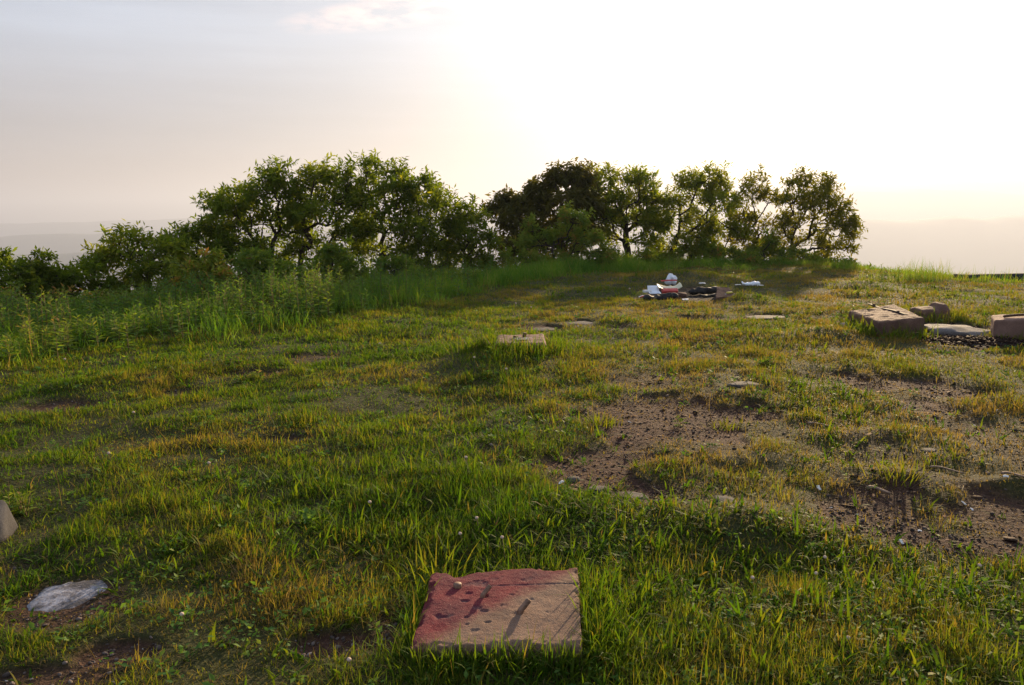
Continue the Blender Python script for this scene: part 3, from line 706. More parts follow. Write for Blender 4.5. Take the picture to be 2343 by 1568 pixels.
def in_foot(x, y, grow=0.0):
    m = np.zeros(len(x), bool)
    for q in FOOT:
        c = q.mean(0); qq = c + (q - c) * (1 + grow); ins = np.ones(len(x), bool); sg = None
        for a, b in zip(qq, np.roll(qq, -1, 0)):
            cr_ = (b[0] - a[0]) * (y - a[1]) - (b[1] - a[1]) * (x - a[0]); ins &= cr_ > 0
        m |= ins
    return m
def scatter(r0, r1, per_m2, az0=-48, az1=50, rg=rng):
    a0, a1 = R(az0), R(az1); n = int((r1 * r1 - r0 * r0) / 2 * (a1 - a0) * per_m2)
    r = np.sqrt(rg.uniform(r0 * r0, r1 * r1, n)); a = rg.uniform(a0, a1, n)
    return r * np.sin(a), r * np.cos(a), r, a

def build_gravel():
    Vt, Ft, Tt, off = [], [], [], 0
    IV, IF = ICO[1]
    BV = np.array([[-1, -.8, -1], [1, -.6, -1], [.9, .9, -1], [-.8, .7, -1], [-1, -.8, 1], [1, -.6, 1], [.9, .9, 1], [-.8, .7, 1]], float) * .8
    BF = np.array([[0, 3, 2], [0, 2, 1], [4, 5, 6], [4, 6, 7], [0, 1, 5], [0, 5, 4], [1, 2, 6], [1, 6, 5], [2, 3, 7], [2, 7, 6], [3, 0, 4], [3, 4, 7]])
    def add(x, y, size, flat, tint, jag):
        nonlocal off, IV, IF
        n = len(x); z = Z(x, y)
        q = rng.normal(size=(n, 4)); q /= np.linalg.norm(q, axis=1, keepdims=True); w, a, b, c = q.T
        yaw = rng.uniform(0, 6.28, n); til = rng.normal(0, .25, (n, 2))
        S = np.stack([size, size * rng.uniform(.5, .9, n), size * flat], -1)
        V = IV[None] * (1 + jag * (rng.random((n, len(IV), 1)) - .5)) * S[:, None] * .5
        cy, sy = np.cos(yaw)[:, None], np.sin(yaw)[:, None]
        X = V[..., 0] * cy - V[..., 1] * sy; Y = V[..., 0] * sy + V[..., 1] * cy; Zz = V[..., 2] + X * til[:, :1] + Y * til[:, 1:]
        P = np.stack([X + x[:, None], Y + y[:, None], Zz + z[:, None] + (size * flat * .22)[:, None]], -1).reshape(-1, 3)
        Vt.append(P); Ft.append((IF[None] + (np.arange(n) * len(IV))[:, None, None] + off).reshape(-1, 3)); Tt.append(np.repeat(tint, len(IV))); off += n * len(IV)
    for r0, r1, rho in ((2, 4.5, 1500), (4.5, 9, 500), (9, 14, 160)):
        x, y, r, a = scatter(r0, r1, rho); b, c = bare_char(x, y); k = (rng.random(len(x)) < b * .85 + .01) & ~in_foot(x, y)
        x, y, r = x[k], y[k], r[k]; n = len(x)
        add(x, y, np.clip(rng.lognormal(-4.6, .45, n), .005, .04) * (1 + r * .035), rng.uniform(.3, .7, n), np.clip((rng.beta(1.4, 4.2, n) + .34 * (x < 0)) * (1 - .75 * bare_char(x, y)[1]), 0, 1), .5)
    o = mesh_obj('gravel', np.concatenate(Vt), [np.concatenate(Ft)], GRAVEL, attrs={'tint': np.concatenate(Tt)})
    tag(o, 'loose dark gravel on the bare patches', None, None, 'stuff')
    Vt.clear(); Ft.clear(); Tt.clear(); off = 0; IV, IF = BV, BF
    for r0, r1, rho in ((2.4, 4.5, 900), (4.5, 9, 420), (9, 15, 150)):
        x, y, r, a = scatter(r0, r1, rho); b, c = bare_char(x, y); k = (rng.random(len(x)) < b * .9) & (x > -.3) & ~in_foot(x, y)
        x, y, r = x[k], y[k], r[k]; n = len(x)
        add(x, y, np.clip(rng.lognormal(-4.25, .55, n), .007, .07) * (1 + r * .03), rng.uniform(.06, .16, n), rng.beta(1.2, 3.0, n) * (1 - .8 * bare_char(x, y)[1]), .7)
    c0 = on_z(2195, 764); x = c0[0] + rng.normal(0, .55, 2600); y = c0[1] + rng.normal(0, .45, 2600); k = (rng.random(2600) < bare_char(x, y)[1]) & ~in_foot(x, y); x, y = x[k], y[k]; n = len(x)
    add(x, y, rng.uniform(.02, .07, n), rng.uniform(.3, .7, n), rng.beta(.5, 8, n) * .6, .6)
    o = mesh_obj('wood_chips', np.concatenate(Vt), [np.concatenate(Ft)], CHIP, attrs={'tint': np.concatenate(Tt)})
    tag(o, 'brown wood chips and bark littering the bare soil', None, None, 'stuff')
build_gravel()

CH = [0]
def grass_fields(x, y):
    b, c = bare_char(x, y); CH[0] = c
    thin = fbm(x / .5, y / .5, seed=41, octv=3)
    lush = fbm(x / 1.5 + 4, y / 1.5, seed=43, octv=3)
    return b, thin, lush
def near_foot_boost(x, y):
    return in_foot(x, y, .35) * 1.0

def build_grass():
    Vs, Qs, Ts, Tn, off = [], [], [], [], 0
    def push(res):
        nonlocal off
        V, q, t, tn = res
        Vs.append(V); Qs.append(q + off); Ts.append(t + off); Tn.append(tn); off += len(V)
    # zone of lush broad grass: bottom right, round the slab, the left foreground
    def lushness(x, y):
        l = fbm(x / 1.3 + 4, y / 1.3, seed=43, octv=3)
        z = .9 * np.exp(-(((x - 1.1) / 1.1) ** 2 + ((y - 2.9) / .9) ** 2)) + .55 * np.exp(-(((x + .9) / 1.3) ** 2 + ((y - 4.6) / 1.0) ** 2)) + .5 * np.exp(-(((x - .05) / .8) ** 2 + ((y - 3.6) / .5) ** 2)) + .35 * (np.arctan2(x, y) < 0) * sstep(6, 9, y)
        return np.clip(l * .9 - .12 + z * .7, 0, 1)
    # short turf
    for r0, r1, rho, wd, ns in ((1.9, 3.4, 14000, .0036, 2), (3.4, 5.5, 9500, .0046, 2), (5.5, 9, 5600, .0062, 2), (9, 14, 2800, .009, 2), (14, 27, 1200, .012, 2)):
        x, y, r, a = scatter(r0, r1, rho); b, thin, lush = grass_fields(x, y); L = lushness(x, y)
        keep = rng.random(len(x)) < np.clip(1.0 - b * .8, .3, 1) * (1 - .96 * CH[0]) * (.4 + .6 * sstep(.36, .54, thin))
        keep &= ~in_foot(x, y, -.02) & (r < edge(a) + 2.5)
        x, y, r, b, thin, L = x[keep], y[keep], r[keep], b[keep], thin[keep], L[keep]; n = len(x)
        hn = fbm(x / .28, y / .28, seed=47, octv=2)
        h = (.012 + .055 * sstep(.38, .72, hn) + .04 * L + .012 * rng.standard_normal(n)) * (1 - .55 * b) * rng.uniform(.7, 1.25, n)
        h = np.where(rng.random(n) < b * .9, h * .55, h); brown = (rng.random(n) < .75 * b); h = np.clip(h, .01, .2)
        dry = fbm(x / 1.1 - 7, y / 1.1, seed=53, octv=3)
        tint = .38 + 1.1 * (dry - .45) - .27 * L + .32 * b + .14 * np.clip(x / 3, -1.0, 1) + rng.normal(0, .16, n) + .3 * (rng.random(n) < .12)
        tint = np.where(brown, rng.uniform(.72, 1, n), tint)
        P = np.stack([x, y, Z(x, y, b) - .004], -1)
        dead = rng.random(n) < .14; tint = np.where(dead, rng.uniform(.75, 1, n), tint); h = np.where(dead, h * 1.3 + .02, h)
        push(blades(P + np.array([0, 0, .006]) * dead[:, None], h, wd * rng.uniform(.6, 1.4, n), rng.uniform(0, 6.28, n), np.where(dead, rng.uniform(1.2, 1.5, n), np.abs(rng.normal(.6, .38, n))), rng.normal(.5, .6, n), np.clip(tint, 0, 1), ns))
    # tufts of broad blades
    for r0, r1, rho, wd, nb in ((1.9, 4.2, 290, .0088, 7), (4.2, 7.5, 120, .009, 8), (7.5, 13, 45, .012, 8), (13, 24, 10, .016, 9)):
        x, y, r, a = scatter(r0, r1, rho); b, thin, lush = grass_fields(x, y); L = lushness(x, y)
        keep = (rng.random(len(x)) < np.clip(L * 1.8 - .22, .03, 1) * (1 - .93 * b)) & ~in_foot(x, y, .04) & (r < edge(a))
        x, y, L = x[keep], y[keep], L[keep]; m = len(x)
        i = np.repeat(np.arange(m), nb); n = len(i); sz = rng.uniform(.05, .13, m) * (.65 + .6 * L); az0 = rng.uniform(0, 6.28, m)
        xx = x[i] + rng.normal(0, .018, n); yy = y[i] + rng.normal(0, .018, n)
        P = np.stack([xx, yy, Z(xx, yy) - .005], -1)
        tint = np.clip(.12 + rng.normal(0, .08, m)[i] + rng.normal(0, .1, n) + .55 * (rng.random(n) < .04), 0, 1)
        push(blades(P, sz[i] * rng.uniform(.5, 1.3, n), wd * rng.uniform(.6, 1.7, n), rng.uniform(0, 6.28, n), np.abs(rng.normal(.75, .38, n)), rng.normal(.8, .5, n), tint, 3))
    # long grass fringing the slabs and blocks
    def fringe(c, count, hmin, hmax, wd, tint0, spread=.06, sides=(0, 1, 2, 3)):
        P = []
        for s in sides:
            p, q = np.array(c[s][:2]), np.array(c[(s + 1) % 4][:2]); d = q - p; nrm = np.array([d[1], -d[0]]) / np.linalg.norm(d)
            k = int(count * np.linalg.norm(d)); t = rng.random(k)[:, None]; o_ = np.abs(rng.normal(0, spread, k))[:, None] + .006
            P.append(p + d * t + nrm * o_)
        P = np.concatenate(P); n = len(P)
        X = np.column_stack([P, Z(P[:, 0], P[:, 1]) - .005]); hh = rng.uniform(hmin, hmax, n) * rng.uniform(.6, 1, n)
        push(blades(X, hh, wd * rng.uniform(.6, 1.3, n), rng.uniform(0, 6.28, n), np.abs(rng.normal(.3, .25, n)), rng.normal(.6, .4, n), np.clip(tint0 + rng.normal(0, .12, n) + .5 * (rng.random(n) < .06), 0, 1), 3))
    fringe(FOOT[0], 420, .08, .2, .006, .14, .05, (1, 3)); fringe(FOOT[0], 900, .09, .2, .006, .16, .035, (0,)); fringe(FOOT[0], 420, .06, .15, .006, .22, .07, (2,)); fringe(FOOT[0], 700, .12, .25, .007, .14, .09, (1,))  # last row added taller, to streak the slab with shadow and break bolt shadows
    fringe(FOOT[1], 420, .12, .26, .011, .2, .16); fringe(FOOT[1], 420, .14, .3, .012, .16, .24, (0, 3)); fringe(FOOT[2], 260, .12, .3, .012, .28, .1, (0, 3, 2)); fringe(FOOT[2], 100, .05, .16, .01, .3, .1, (1,)); fringe(FOOT[3], 300, .1, .25, .012, .4, .1)
    fringe(FOOT[4], 150, .06, .16, .012, .4, .06)
    # dry seed stalks
    for r0, r1, rho, wd in ((1.9, 4.5, 45, .0015), (4.5, 8, 30, .0022), (8, 14, 10, .0035)):
        x, y, r, a = scatter(r0, r1, rho); b, thin, lush = grass_fields(x, y); L = lushness(x, y)
        keep = (rng.random(len(x)) < .9 - .6 * L - .4 * b) & ~in_foot(x, y, .03); x, y = x[keep], y[keep]; n = len(x)
        P = np.stack([x, y, Z(x, y)], -1)
        push(blades(P, rng.uniform(.07, .19, n), wd * rng.uniform(.8, 1.5, n), rng.uniform(2.2, 4.2, n), np.abs(rng.normal(.25, .2, n)), rng.normal(.35, .3, n), np.clip(rng.normal(.88, .12, n), 0, 1), 3))
    o = mesh_obj('grass', np.concatenate(Vs), [np.concatenate(Qs), np.concatenate(Ts)], GRASS, attrs={'tint': np.concatenate(Tn)})
    tag(o, 'short uneven turf with green and straw coloured blades', None, None, 'stuff')

    # tall grass towards the brow
    Vs.clear(); Qs.clear(); Ts.clear(); Tn.clear(); off = 0
    x, y, r, a = scatter(7.5, 28, 900, -46, 44)
    Bn, Ed = inner(a), edge(a); wob = (fbm(x / 1.2, y / 1.2, seed=61) - .5) * 2.2
    f = sstep(0, 1.6, r - Bn + wob); patch = fbm(x / .8, y / .8, seed=63, octv=2)
    keep = (rng.random(len(x)) < f * (.25 + .75 * sstep(.35, .6, patch)) * np.interp(np.degrees(a), [-46, -14, -5], [.2, .35, .9])) & (r < Ed + 1.2) & ~in_foot(x, y) & (bare_char(x, y)[0] < .4)
    x, y, r, a, f, patch = [v[keep] for v in (x, y, r, a, f, patch)]; n = len(x)
    tall = np.interp(np.degrees(a), [-45, -30, -14, -4, 5, 12, 20, 26, 33, 45], [.42, .42, .36, .42, .46, .36, .2, .26, .22, .2])
    h = tall * f * (.45 + .75 * patch) * rng.uniform(.6, 1.25, n)
    clump = fbm(x / .5, y / .5, seed=67, octv=2)
    tint = np.clip(.3 + .9 * (clump - .45) + rng.normal(0, .12, n) + .25 * (np.degrees(a) > 20) + .5 * (rng.random(n) < .05), 0, 1)
    push(blades(np.stack([x, y, Z(x, y) - .01], -1), h, .0105 * rng.uniform(.6, 1.3, n), rng.uniform(0, 6.28, n), np.abs(rng.normal(.2, .15, n)), rng.normal(.7, .4, n), tint, 3))
    # spikes on the right-hand skyline
    px = rng.uniform(1960, 2342 + 120, 900); px = np.where(rng.random(900) < .45, rng.normal(2110, 35, 900), px); c = on_z(px, np.full(900, 634.)); c *= rng.uniform(.96, 1.03, 900)[:, None]; x, y = c[:, 0], c[:, 1]; n = 900
    push(blades(np.stack([x, y, Z(x, y) - .01], -1), rng.uniform(.1, .42, n) * (1 + .3 * (np.abs(px - 2110) < 60)), .008 * rng.uniform(.6, 1.2, n), rng.uniform(0, 6.28, n), np.abs(rng.normal(.2, .2, n)), rng.normal(.6, .5, n), np.clip(rng.normal(.6, .2, n), 0, 1), 3))
    o = mesh_obj('tall_grass', np.concatenate(Vs), [np.concatenate(Qs), np.concatenate(Ts)], TALL, attrs={'tint': np.concatenate(Tn)})
    tag(o, 'long unmown grass along the brow of the hill', None, None, 'stuff')
build_grass()

# ------------------------------------------------------------------ weeds
def forb_geo(P, H, nl, LL, LW, rg, tint0, droop=.3, up=.6, lean=.12):
    """Upright weeds: stems with leaves all the way up. Returns stem mesh and leaf mesh arrays."""
    m = len(P); az = rg.uniform(0, 6.28, m); ln = np.abs(rg.normal(0, lean, m)); D = np.stack([np.cos(az) * np.sin(ln), np.sin(az) * np.sin(ln), np.cos(ln)], -1)
    i = np.repeat(np.arange(m), nl); n = len(i); t = np.tile((np.arange(nl) + .5) / nl, m) * .85 + .15
    B = P[i] + D[i] * (H[i] * t)[:, None]
    a = np.tile(np.arange(nl) * 2.4, m) + az[i]; o = np.stack([np.cos(a), np.sin(a), np.zeros(n)], -1)
    d = o + np.array([0, 0, 1.]) * (up * t - droop * (1 - t))[:, None] + rg.normal(0, .15, (n, 3))
    size = (1.1 - .65 * t) * rg.uniform(.7, 1.2, n)
    V, Fc, tn = leaves(B, d, np.array([0, 0, 1.]) + rg.normal(0, .25, (n, 3)), LL * size, LW * size, np.clip(tint0 + rg.normal(0, .1, n) + .25 * (t - .5), 0, 1))
    # second half of each leaf droops
    sV, sF, so = [], [], 0
    s = unit(np.cross(D, [0.3, .9, .1])); u = np.cross(D, s); rr = .003 + .004 * H
    ring = []
    for tt, k in ((0, 1), (.5, .75), (1, .3)):
        for w in (0, 2.094, 4.189): ring.append(P + D * (H * tt)[:, None] + (s * math.cos(w) + u * math.sin(w)) * (rr * k)[:, None])
    SV = np.stack(ring, 1).reshape(-1, 3); b = (np.arange(m) * 9)[:, None]; SQ = np.concatenate([b + np.array([[l * 3 + k, l * 3 + (k + 1) % 3, l * 3 + 3 + (k + 1) % 3, l * 3 + 3 + k]]) for l in (0, 1) for k in range(3)])
    return (SV, SQ), (V, Fc, tn)
def build_weeds():
    rg = np.random.default_rng(77)
    x, y, r, a = scatter(8, 20, 42, -46, -1, rg); Bn, Ed = inner(a), edge(a)
    wgt = sstep(.6, 2.2, r - Bn) * np.interp(np.degrees(a), [-46, -12, -4, -1], [1, .8, .3, .1])
    keep = (rg.random(len(x)) < wgt) & (r < Ed + .6); x, y, a, r = x[keep], y[keep], a[keep], r[keep]; n = len(x)
    H = (.12 + .72 * fbm(x / .8, y / .8, seed=71) ** 1.2) * rg.uniform(.7, 1.3, n)
    cl = fbm(x / 1.1, y / 1.1, seed=73)
    groups = [(0, 18, .14, .038), (1, 13, .17, .065)]
    SV, SQ, LV, LF, LT, so, lo = [], [], [], [], [], 0, 0
    for g, nl, ll, lw in groups:
        k = (rg.random(n) < .35) == bool(g)
        P = np.stack([x[k], y[k], Z(x[k], y[k]) - .02], -1)
        dryl = np.interp(np.degrees(a[k]), [-46, -30, -24, -10], [.38, .34, .1, .0]) * rg.random(k.sum())
        (sv, sq), (lv, lf, lt) = forb_geo(P, H[k], nl, ll, lw, rg, 0.3)
        lt = np.clip(lt + np.repeat(.7 * (cl[k] - .45) + dryl, nl * 4), 0, 1)
        SV.append(sv); SQ.append(sq + so); so += len(sv); LV.append(lv); LF.append(lf + lo); LT.append(lt); lo += len(lv)
    V = np.concatenate(SV + LV); ns = so; F1 = np.concatenate(SQ); F2 = np.concatenate(LF) + ns
    o = mesh_obj('undergrowth', V, [F1, F2], [STEM, WEED], attrs={'tint': np.concatenate([np.full(ns, .5)] + LT)}, mat_idx=np.concatenate([np.zeros(len(F1)), np.ones(len(F2))]))
    tag(o, 'rank tangle of leafy weeds in front of the left hand bushes', None, None, 'stuff')
    # single plants that stand out
    def plant(px, py, H, nst, spread, nl, ll, lw, t0, name, label, cat='weed', group=None, z=None, mat=WEED, lean=.15, up=.6):
        c = on_z(px, py, 0)
        root = thing(name, (c[0], c[1], float(Z(c[:1], c[1:2])[0])), label, cat, group)
        P = np.tile(c, (nst, 1)) + np.column_stack([rg.normal(0, spread, (nst, 2)), np.zeros(nst)]); P[:, 2] = Z(P[:, 0], P[:, 1]) - .01
        (sv, sq), (lv, lf, lt) = forb_geo(P, H * rg.uniform(.75, 1.05, nst), nl, ll, lw, rg, t0, lean=lean, up=up)
        
        for k in range(nst):
            child('stem', sv[k * 9:k * 9 + 9], [np.concatenate([np.array([[l * 3 + e, l * 3 + (e + 1) % 3, l * 3 + 3 + (e + 1) % 3, l * 3 + 3 + e]]) for l in (0, 1) for e in range(3)])], STEM, root)
        child('foliage', lv, [lf], mat, root, False, {'tint': lt})
    plant(1960, 742, .52, 2, .05, 18, .19, .032, .55, 'leafy_weed', 'tall leafy weed growing against the left face of the strapped block')
    plant(1935, 738, .32, 4, .07, 12, .15, .028, .6, 'leafy_weed', 'shorter weed clump left of the tall weed by the strapped block')
    plant(2020, 700, .3, 5, .14, 10, .12, .028, .6, 'leafy_weed', 'low weeds behind the strapped block')
    plant(1098, 790, .42, 1, .01, 10, .15, .022, .62, 'leafy_weed', 'tallest upright stalk left of the mid field slab', lean=.05)
    plant(1122, 786, .38, 2, .03, 11, .14, .024, .66, 'leafy_weed', 'pair of leafy stalks at the left corner of the mid field slab', lean=.08)
    plant(1072, 792, .3, 2, .05, 10, .13, .024, .5, 'leafy_weed', 'outer left stalks in the tussock of the mid field slab', lean=.1)
    plant(585, 862, .1, 7, .05, 8, .1, .05, .72, 'broadleaf_weed', 'bright broad leaved weed in the left of the field', lean=.6, up=.8)
    plant(530, 838, .22, 10, .12, 12, .1, .025, .3, 'leafy_weed', 'dull green bushy weed behind the bright broad leaved one', lean=.3)
    plant(1545, 965, .1, 3, .03, 7, .08, .025, .65, 'seedling', 'small green seedling alone on the bare soil', lean=.4)
    plant(730, 1190, .05, 5, .05, 7, .11, .06, .3, 'broadleaf_weed', 'dark flat rosette of broad leaves in the left foreground turf', lean=1.0, up=.9)
    plant(60, 1165, .16, 6, .04, 9, .07, .03, .7, 'broadleaf_weed', 'yellow green weed beside the boulder at the left border', lean=.3)
    plant(1565, 628, .5, 12, .35, 16, .14, .03, .66, 'goldenrod', 'pale feathery goldenrod clump at the grass edge behind the carrier bag', lean=.12)
    plant(1655, 628, .34, 10, .3, 14, .12, .03, .55, 'goldenrod', 'lower goldenrod clump right of the pale feathery one', lean=.15)
    plant(2010, 636, .38, 8, .22, 12, .14, .035, .62, 'leafy_weed', 'broad leaved weed clump on the right hand skyline', lean=.2)
    plant(2060, 637, .3, 9, .3, 10, .11, .03, .6, 'leafy_weed', 'low weed clump on the skyline left of the spiky tall grass', lean=.25)
    # yellow-green tussock on the bare ground, and a few more
    def tussock(px, py, nb, h, w, t0, label):
        c = on_z(px, py, 0); P = np.tile(c, (nb, 1)) + np.column_stack([rg.normal(0, .07, nb), rg.normal(0, .05, nb), np.zeros(nb)]); P[:, 2] = Z(P[:, 0], P[:, 1]) - .005
        V, q, t, tn = blades(P, h * rg.uniform(.5, 1.1, nb), np.full(nb, w) * rg.uniform(.6, 1.2, nb), np.arctan2(P[:, 1] - c[1], P[:, 0] - c[0]) + rg.normal(0, .7, nb), np.abs(rg.normal(.45, .25, nb)), rg.normal(.3, .3, nb), np.clip(t0 + rg.normal(0, .1, nb), 0, 1), 3, rg)
        put('grass_tussock', V, [q, t], GRASS, label, 'grass tussock', 'grass tussocks', {'tint': tn}, False)
    tussock(2060, 1095, 60, .15, .008, .42, 'yellow green spiky tussock on the bare ground at right')
    tussock(1365, 965, 110, .12, .008, .35, 'green tussock at the left rim of the widest bare patch')
    tussock(1000, 1310, 60, .2, .009, .4, 'tall yellowish tussock at the far left corner of the painted slab')
    tussock(1660, 965, 90, .08, .008, .4, 'low green tuft in the middle of the widest bare patch')
    # clover and seed heads
    heads = [(845, 1135, .16), (1066, 1052, .16), (1052, 1205, .1), (1158, 852, .12), (415, 1395, .06), (868, 779, .1), (1402, 771, .1), (2243, 1270, .1), (1888, 1255, .06), (1868, 1290, .08), (1722, 1305, .1), (477, 1050, .12), (147, 812, .08),
             (1148, 1212, .14), (1090, 1178, .1), (248, 1032, .1), (798, 1502, .08), (1940, 1460, .05), (1322, 742, .1), (1085, 832, .1), (305, 1035 - 95, .1), (1440, 655, .2), (1180, 690, .15), (1215, 700, .1)]
    first = None
    for px, py, h in heads:
        c = on_z(px, py, h); c[2] = float(Z(c[:1], c[1:2])[0])
        root = thing('clover_head', tuple(c), 'pale fluffy clover head on a thin stem standing above the turf', 'flower', 'pale flower heads in the turf')
        if first is None:
            V, Fc = ICO[2]; V = V * (1 + .35 * (rg.random((len(V), 1)) - .5)) * .014
            hd = mesh_obj('flower_head', V, [Fc], CLOVER, root); sv, sf = tube([[0, 0, -1], [.01, 0, -.5], [0, 0, 0]], .0016, 5); st = mesh_obj('stem', sv, sf, STEM, root); first = (hd, st)
        else:
            hd, st = first[0].copy(), first[1].copy()
            for o_ in (hd, st): COL.objects.link(o_); o_.parent = root
        k = .42 + .045 * math.hypot(c[0], c[1]); hd.scale = (k, k, k * .9); hd.location = (0, 0, h); st.location = (0, 0, h); st.scale = (1, 1, h + .03)
build_weeds()
def build_cover():
    rg = np.random.default_rng(91); Vs, Fs, Ts, off = [], [], [], 0
    for r0, r1, rho, L, W, k in ((1.9, 4.2, 130, .03, .016, 7), (4.2, 8, 42, .036, .02, 7), (8, 13, 14, .05, .028, 7)):
        x, y, r, a = scatter(r0, r1, rho, rg=rg); b = bare_char(x, y)[0]; cl = fbm(x / .6 + 9, y / .6, seed=97)
        keep = (rg.random(len(x)) < (sstep(.42, .6, cl) * (1 - .95 * b) + .05 * (1 - b)) * np.where((x > .6) & (y > 3.2) & (y < 6), .25, 1)) & ~in_foot(x, y, .04); x, y = x[keep], y[keep]; m = len(x)
        i = np.repeat(np.arange(m), k); n = len(i); az = rg.uniform(0, 6.28, n); o = np.stack([np.cos(az), np.sin(az), rg.uniform(-.1, .8, n)], -1)
        P = np.stack([x[i] + rg.normal(0, .02, n), y[i] + rg.normal(0, .02, n), np.zeros(n)], -1); P[:, 2] = Z(P[:, 0], P[:, 1]) + rg.uniform(.008, .045, n)
        s = rg.uniform(.6, 1.5, m)[i] * rg.uniform(.7, 1.2, n)
        V, f, t = leaves(P, o, np.array([0, 0, 1.]) + rg.normal(0, .35, (n, 3)), L * s * .8, W * s * .8, np.clip(rg.normal(.34, .16, m)[i] + rg.normal(0, .12, n), 0, 1), .12)
        Vs.append(V); Fs.append(f + off); Ts.append(t); off += len(V)
    o = mesh_obj('ground_cover', np.concatenate(Vs), [np.concatenate(Fs)], WEED, attrs={'tint': np.concatenate(Ts)})
    tag(o, 'low clover and plantain leaves among the turf', None, None, 'stuff')
build_cover()

# ------------------------------------------------------------------ trees and shrubs
def skeleton(base, att, trunk_top, bal=.35):
    """Join crown points to the nearest limb, favouring short ways home."""
    pts = [np.asarray(p, float) for p in base]; par = [-1] + list(range(len(pts) - 1)); path = [0.0]
    for k in range(1, len(pts)): path.append(path[-1] + np.linalg.norm(pts[k] - pts[k - 1]))
    d0 = np.linalg.norm(att - pts[-1], axis=1); start = max(0, len(pts) - 2)
    for i in np.argsort(d0):
        P = np.array(pts); d = np.linalg.norm(P - att[i], axis=1); cost = d + bal * np.array(path)
        cost = cost + np.where(P[:, 2] > att[i][2] + .15, .35 * (P[:, 2] - att[i][2]), 0); cost[:start] += 5
        j = int(np.argmin(cost)); prev = j
        if d[j] > .35:   # long reach: bow the limb upward and sideways
            m = (pts[j] * .5 + att[i] * .5) + rng.normal(0, .05, 3) * d[j] + np.array([0, 0, -.05 * d[j]])
            pts.append(m); par.append(j); path.append(path[j] + d[j] / 2); prev = len(pts) - 1
        pts.append(att[i]); par.append(prev); path.append(path[j] + d[j])
    pts = np.array(pts); par = np.array(par); n = len(pts)
    r2 = np.zeros(n); nch = np.bincount(par[par >= 0], minlength=n)
    for i in range(n - 1, -1, -1):
        if nch[i] == 0: r2[i] += 1
        if par[i] >= 0: r2[par[i]] += r2[i]
    return pts, par, nch, r2
def limb_mesh(pts, par, r2, r0, ns=6):
    V, Q, off = [], [], 0; rad = r0 * r2 ** .5
    for i in range(len(pts)):
        j = par[i]
        if j < 0: continue
        a, b = pts[j], pts[i]; ra = min(rad[j], rad[i] * 1.6); rb = rad[i]; d = b - a; L = np.linalg.norm(d)
        if L < 1e-4: continue
        n = 5 if rb < .02 else 8; t = d / L; s = np.cross(t, [.21, .43, .88]); s /= np.linalg.norm(s); u = np.cross(t, s); seg = 3 if L > .25 else 1
        wig = rng.normal(0, .035 * L, (seg + 1, 2)); wig[0] = wig[-1] = 0
        w = np.arange(n) * 2 * math.pi / n; ring = np.cos(w)[:, None] * s + np.sin(w)[:, None] * u
        for k in range(seg + 1):
            f = k / seg; V.append(a + d * f + s * wig[k, 0] + u * wig[k, 1] + ring * (ra + (rb - ra) * f))
            if k:
                q = np.arange(n); o1 = off + (k - 1) * n; o2 = off + k * n; Q.append(np.stack([o1 + q, o1 + (q + 1) % n, o2 + (q + 1) % n, o2 + q], -1))
        off += n * (seg + 1)
    return np.concatenate(V), [np.concatenate(Q)]
def crown_mesh(pts, par, nch, sel, nl, twig, L, W, tint, rg, droop=.2, spray=1.0):
    """Leaf sprays: several short leafy twigs around every crown point."""
    idx = np.flatnonzero(sel); d = unit(pts[idx] - pts[np.maximum(par[idx], 0)] + 1e-6); m = len(idx)
    ns = 4; i = np.repeat(np.arange(m), ns); td = unit(d[i] * .6 + rg.normal(0, .7, (m * ns, 3)) * spray + [0, 0, .3])
    tl = twig * rg.uniform(.6, 1.3, m * ns); tt = np.clip(rg.normal(0, .14, m)[i] + tint + rg.normal(0, .06, m * ns), 0, 1)
    k = nl; ii = np.repeat(np.arange(m * ns), k); n = len(ii); f = np.tile((np.arange(k) + .7) / k, m * ns)
    P = pts[idx][i][ii] + td[ii] * (tl[ii] * f)[:, None]
    s = unit(np.cross(td, rg.normal(size=(m * ns, 3))))[ii] * np.where(np.tile(np.arange(k) % 2, m * ns), 1, -1)[:, None]
    ld = unit(td[ii] * .55 + s * .8 + rg.normal(0, .3, (n, 3)) - np.array([0, 0, droop]))
    sz = rg.uniform(.65, 1.2, n)
    return leaves(P, ld, np.array([0, 0, 1.]) + rg.normal(0, .55, (n, 3)), L * sz, W * sz, np.clip(tt[ii] + rg.normal(0, .1, n), 0, 1))
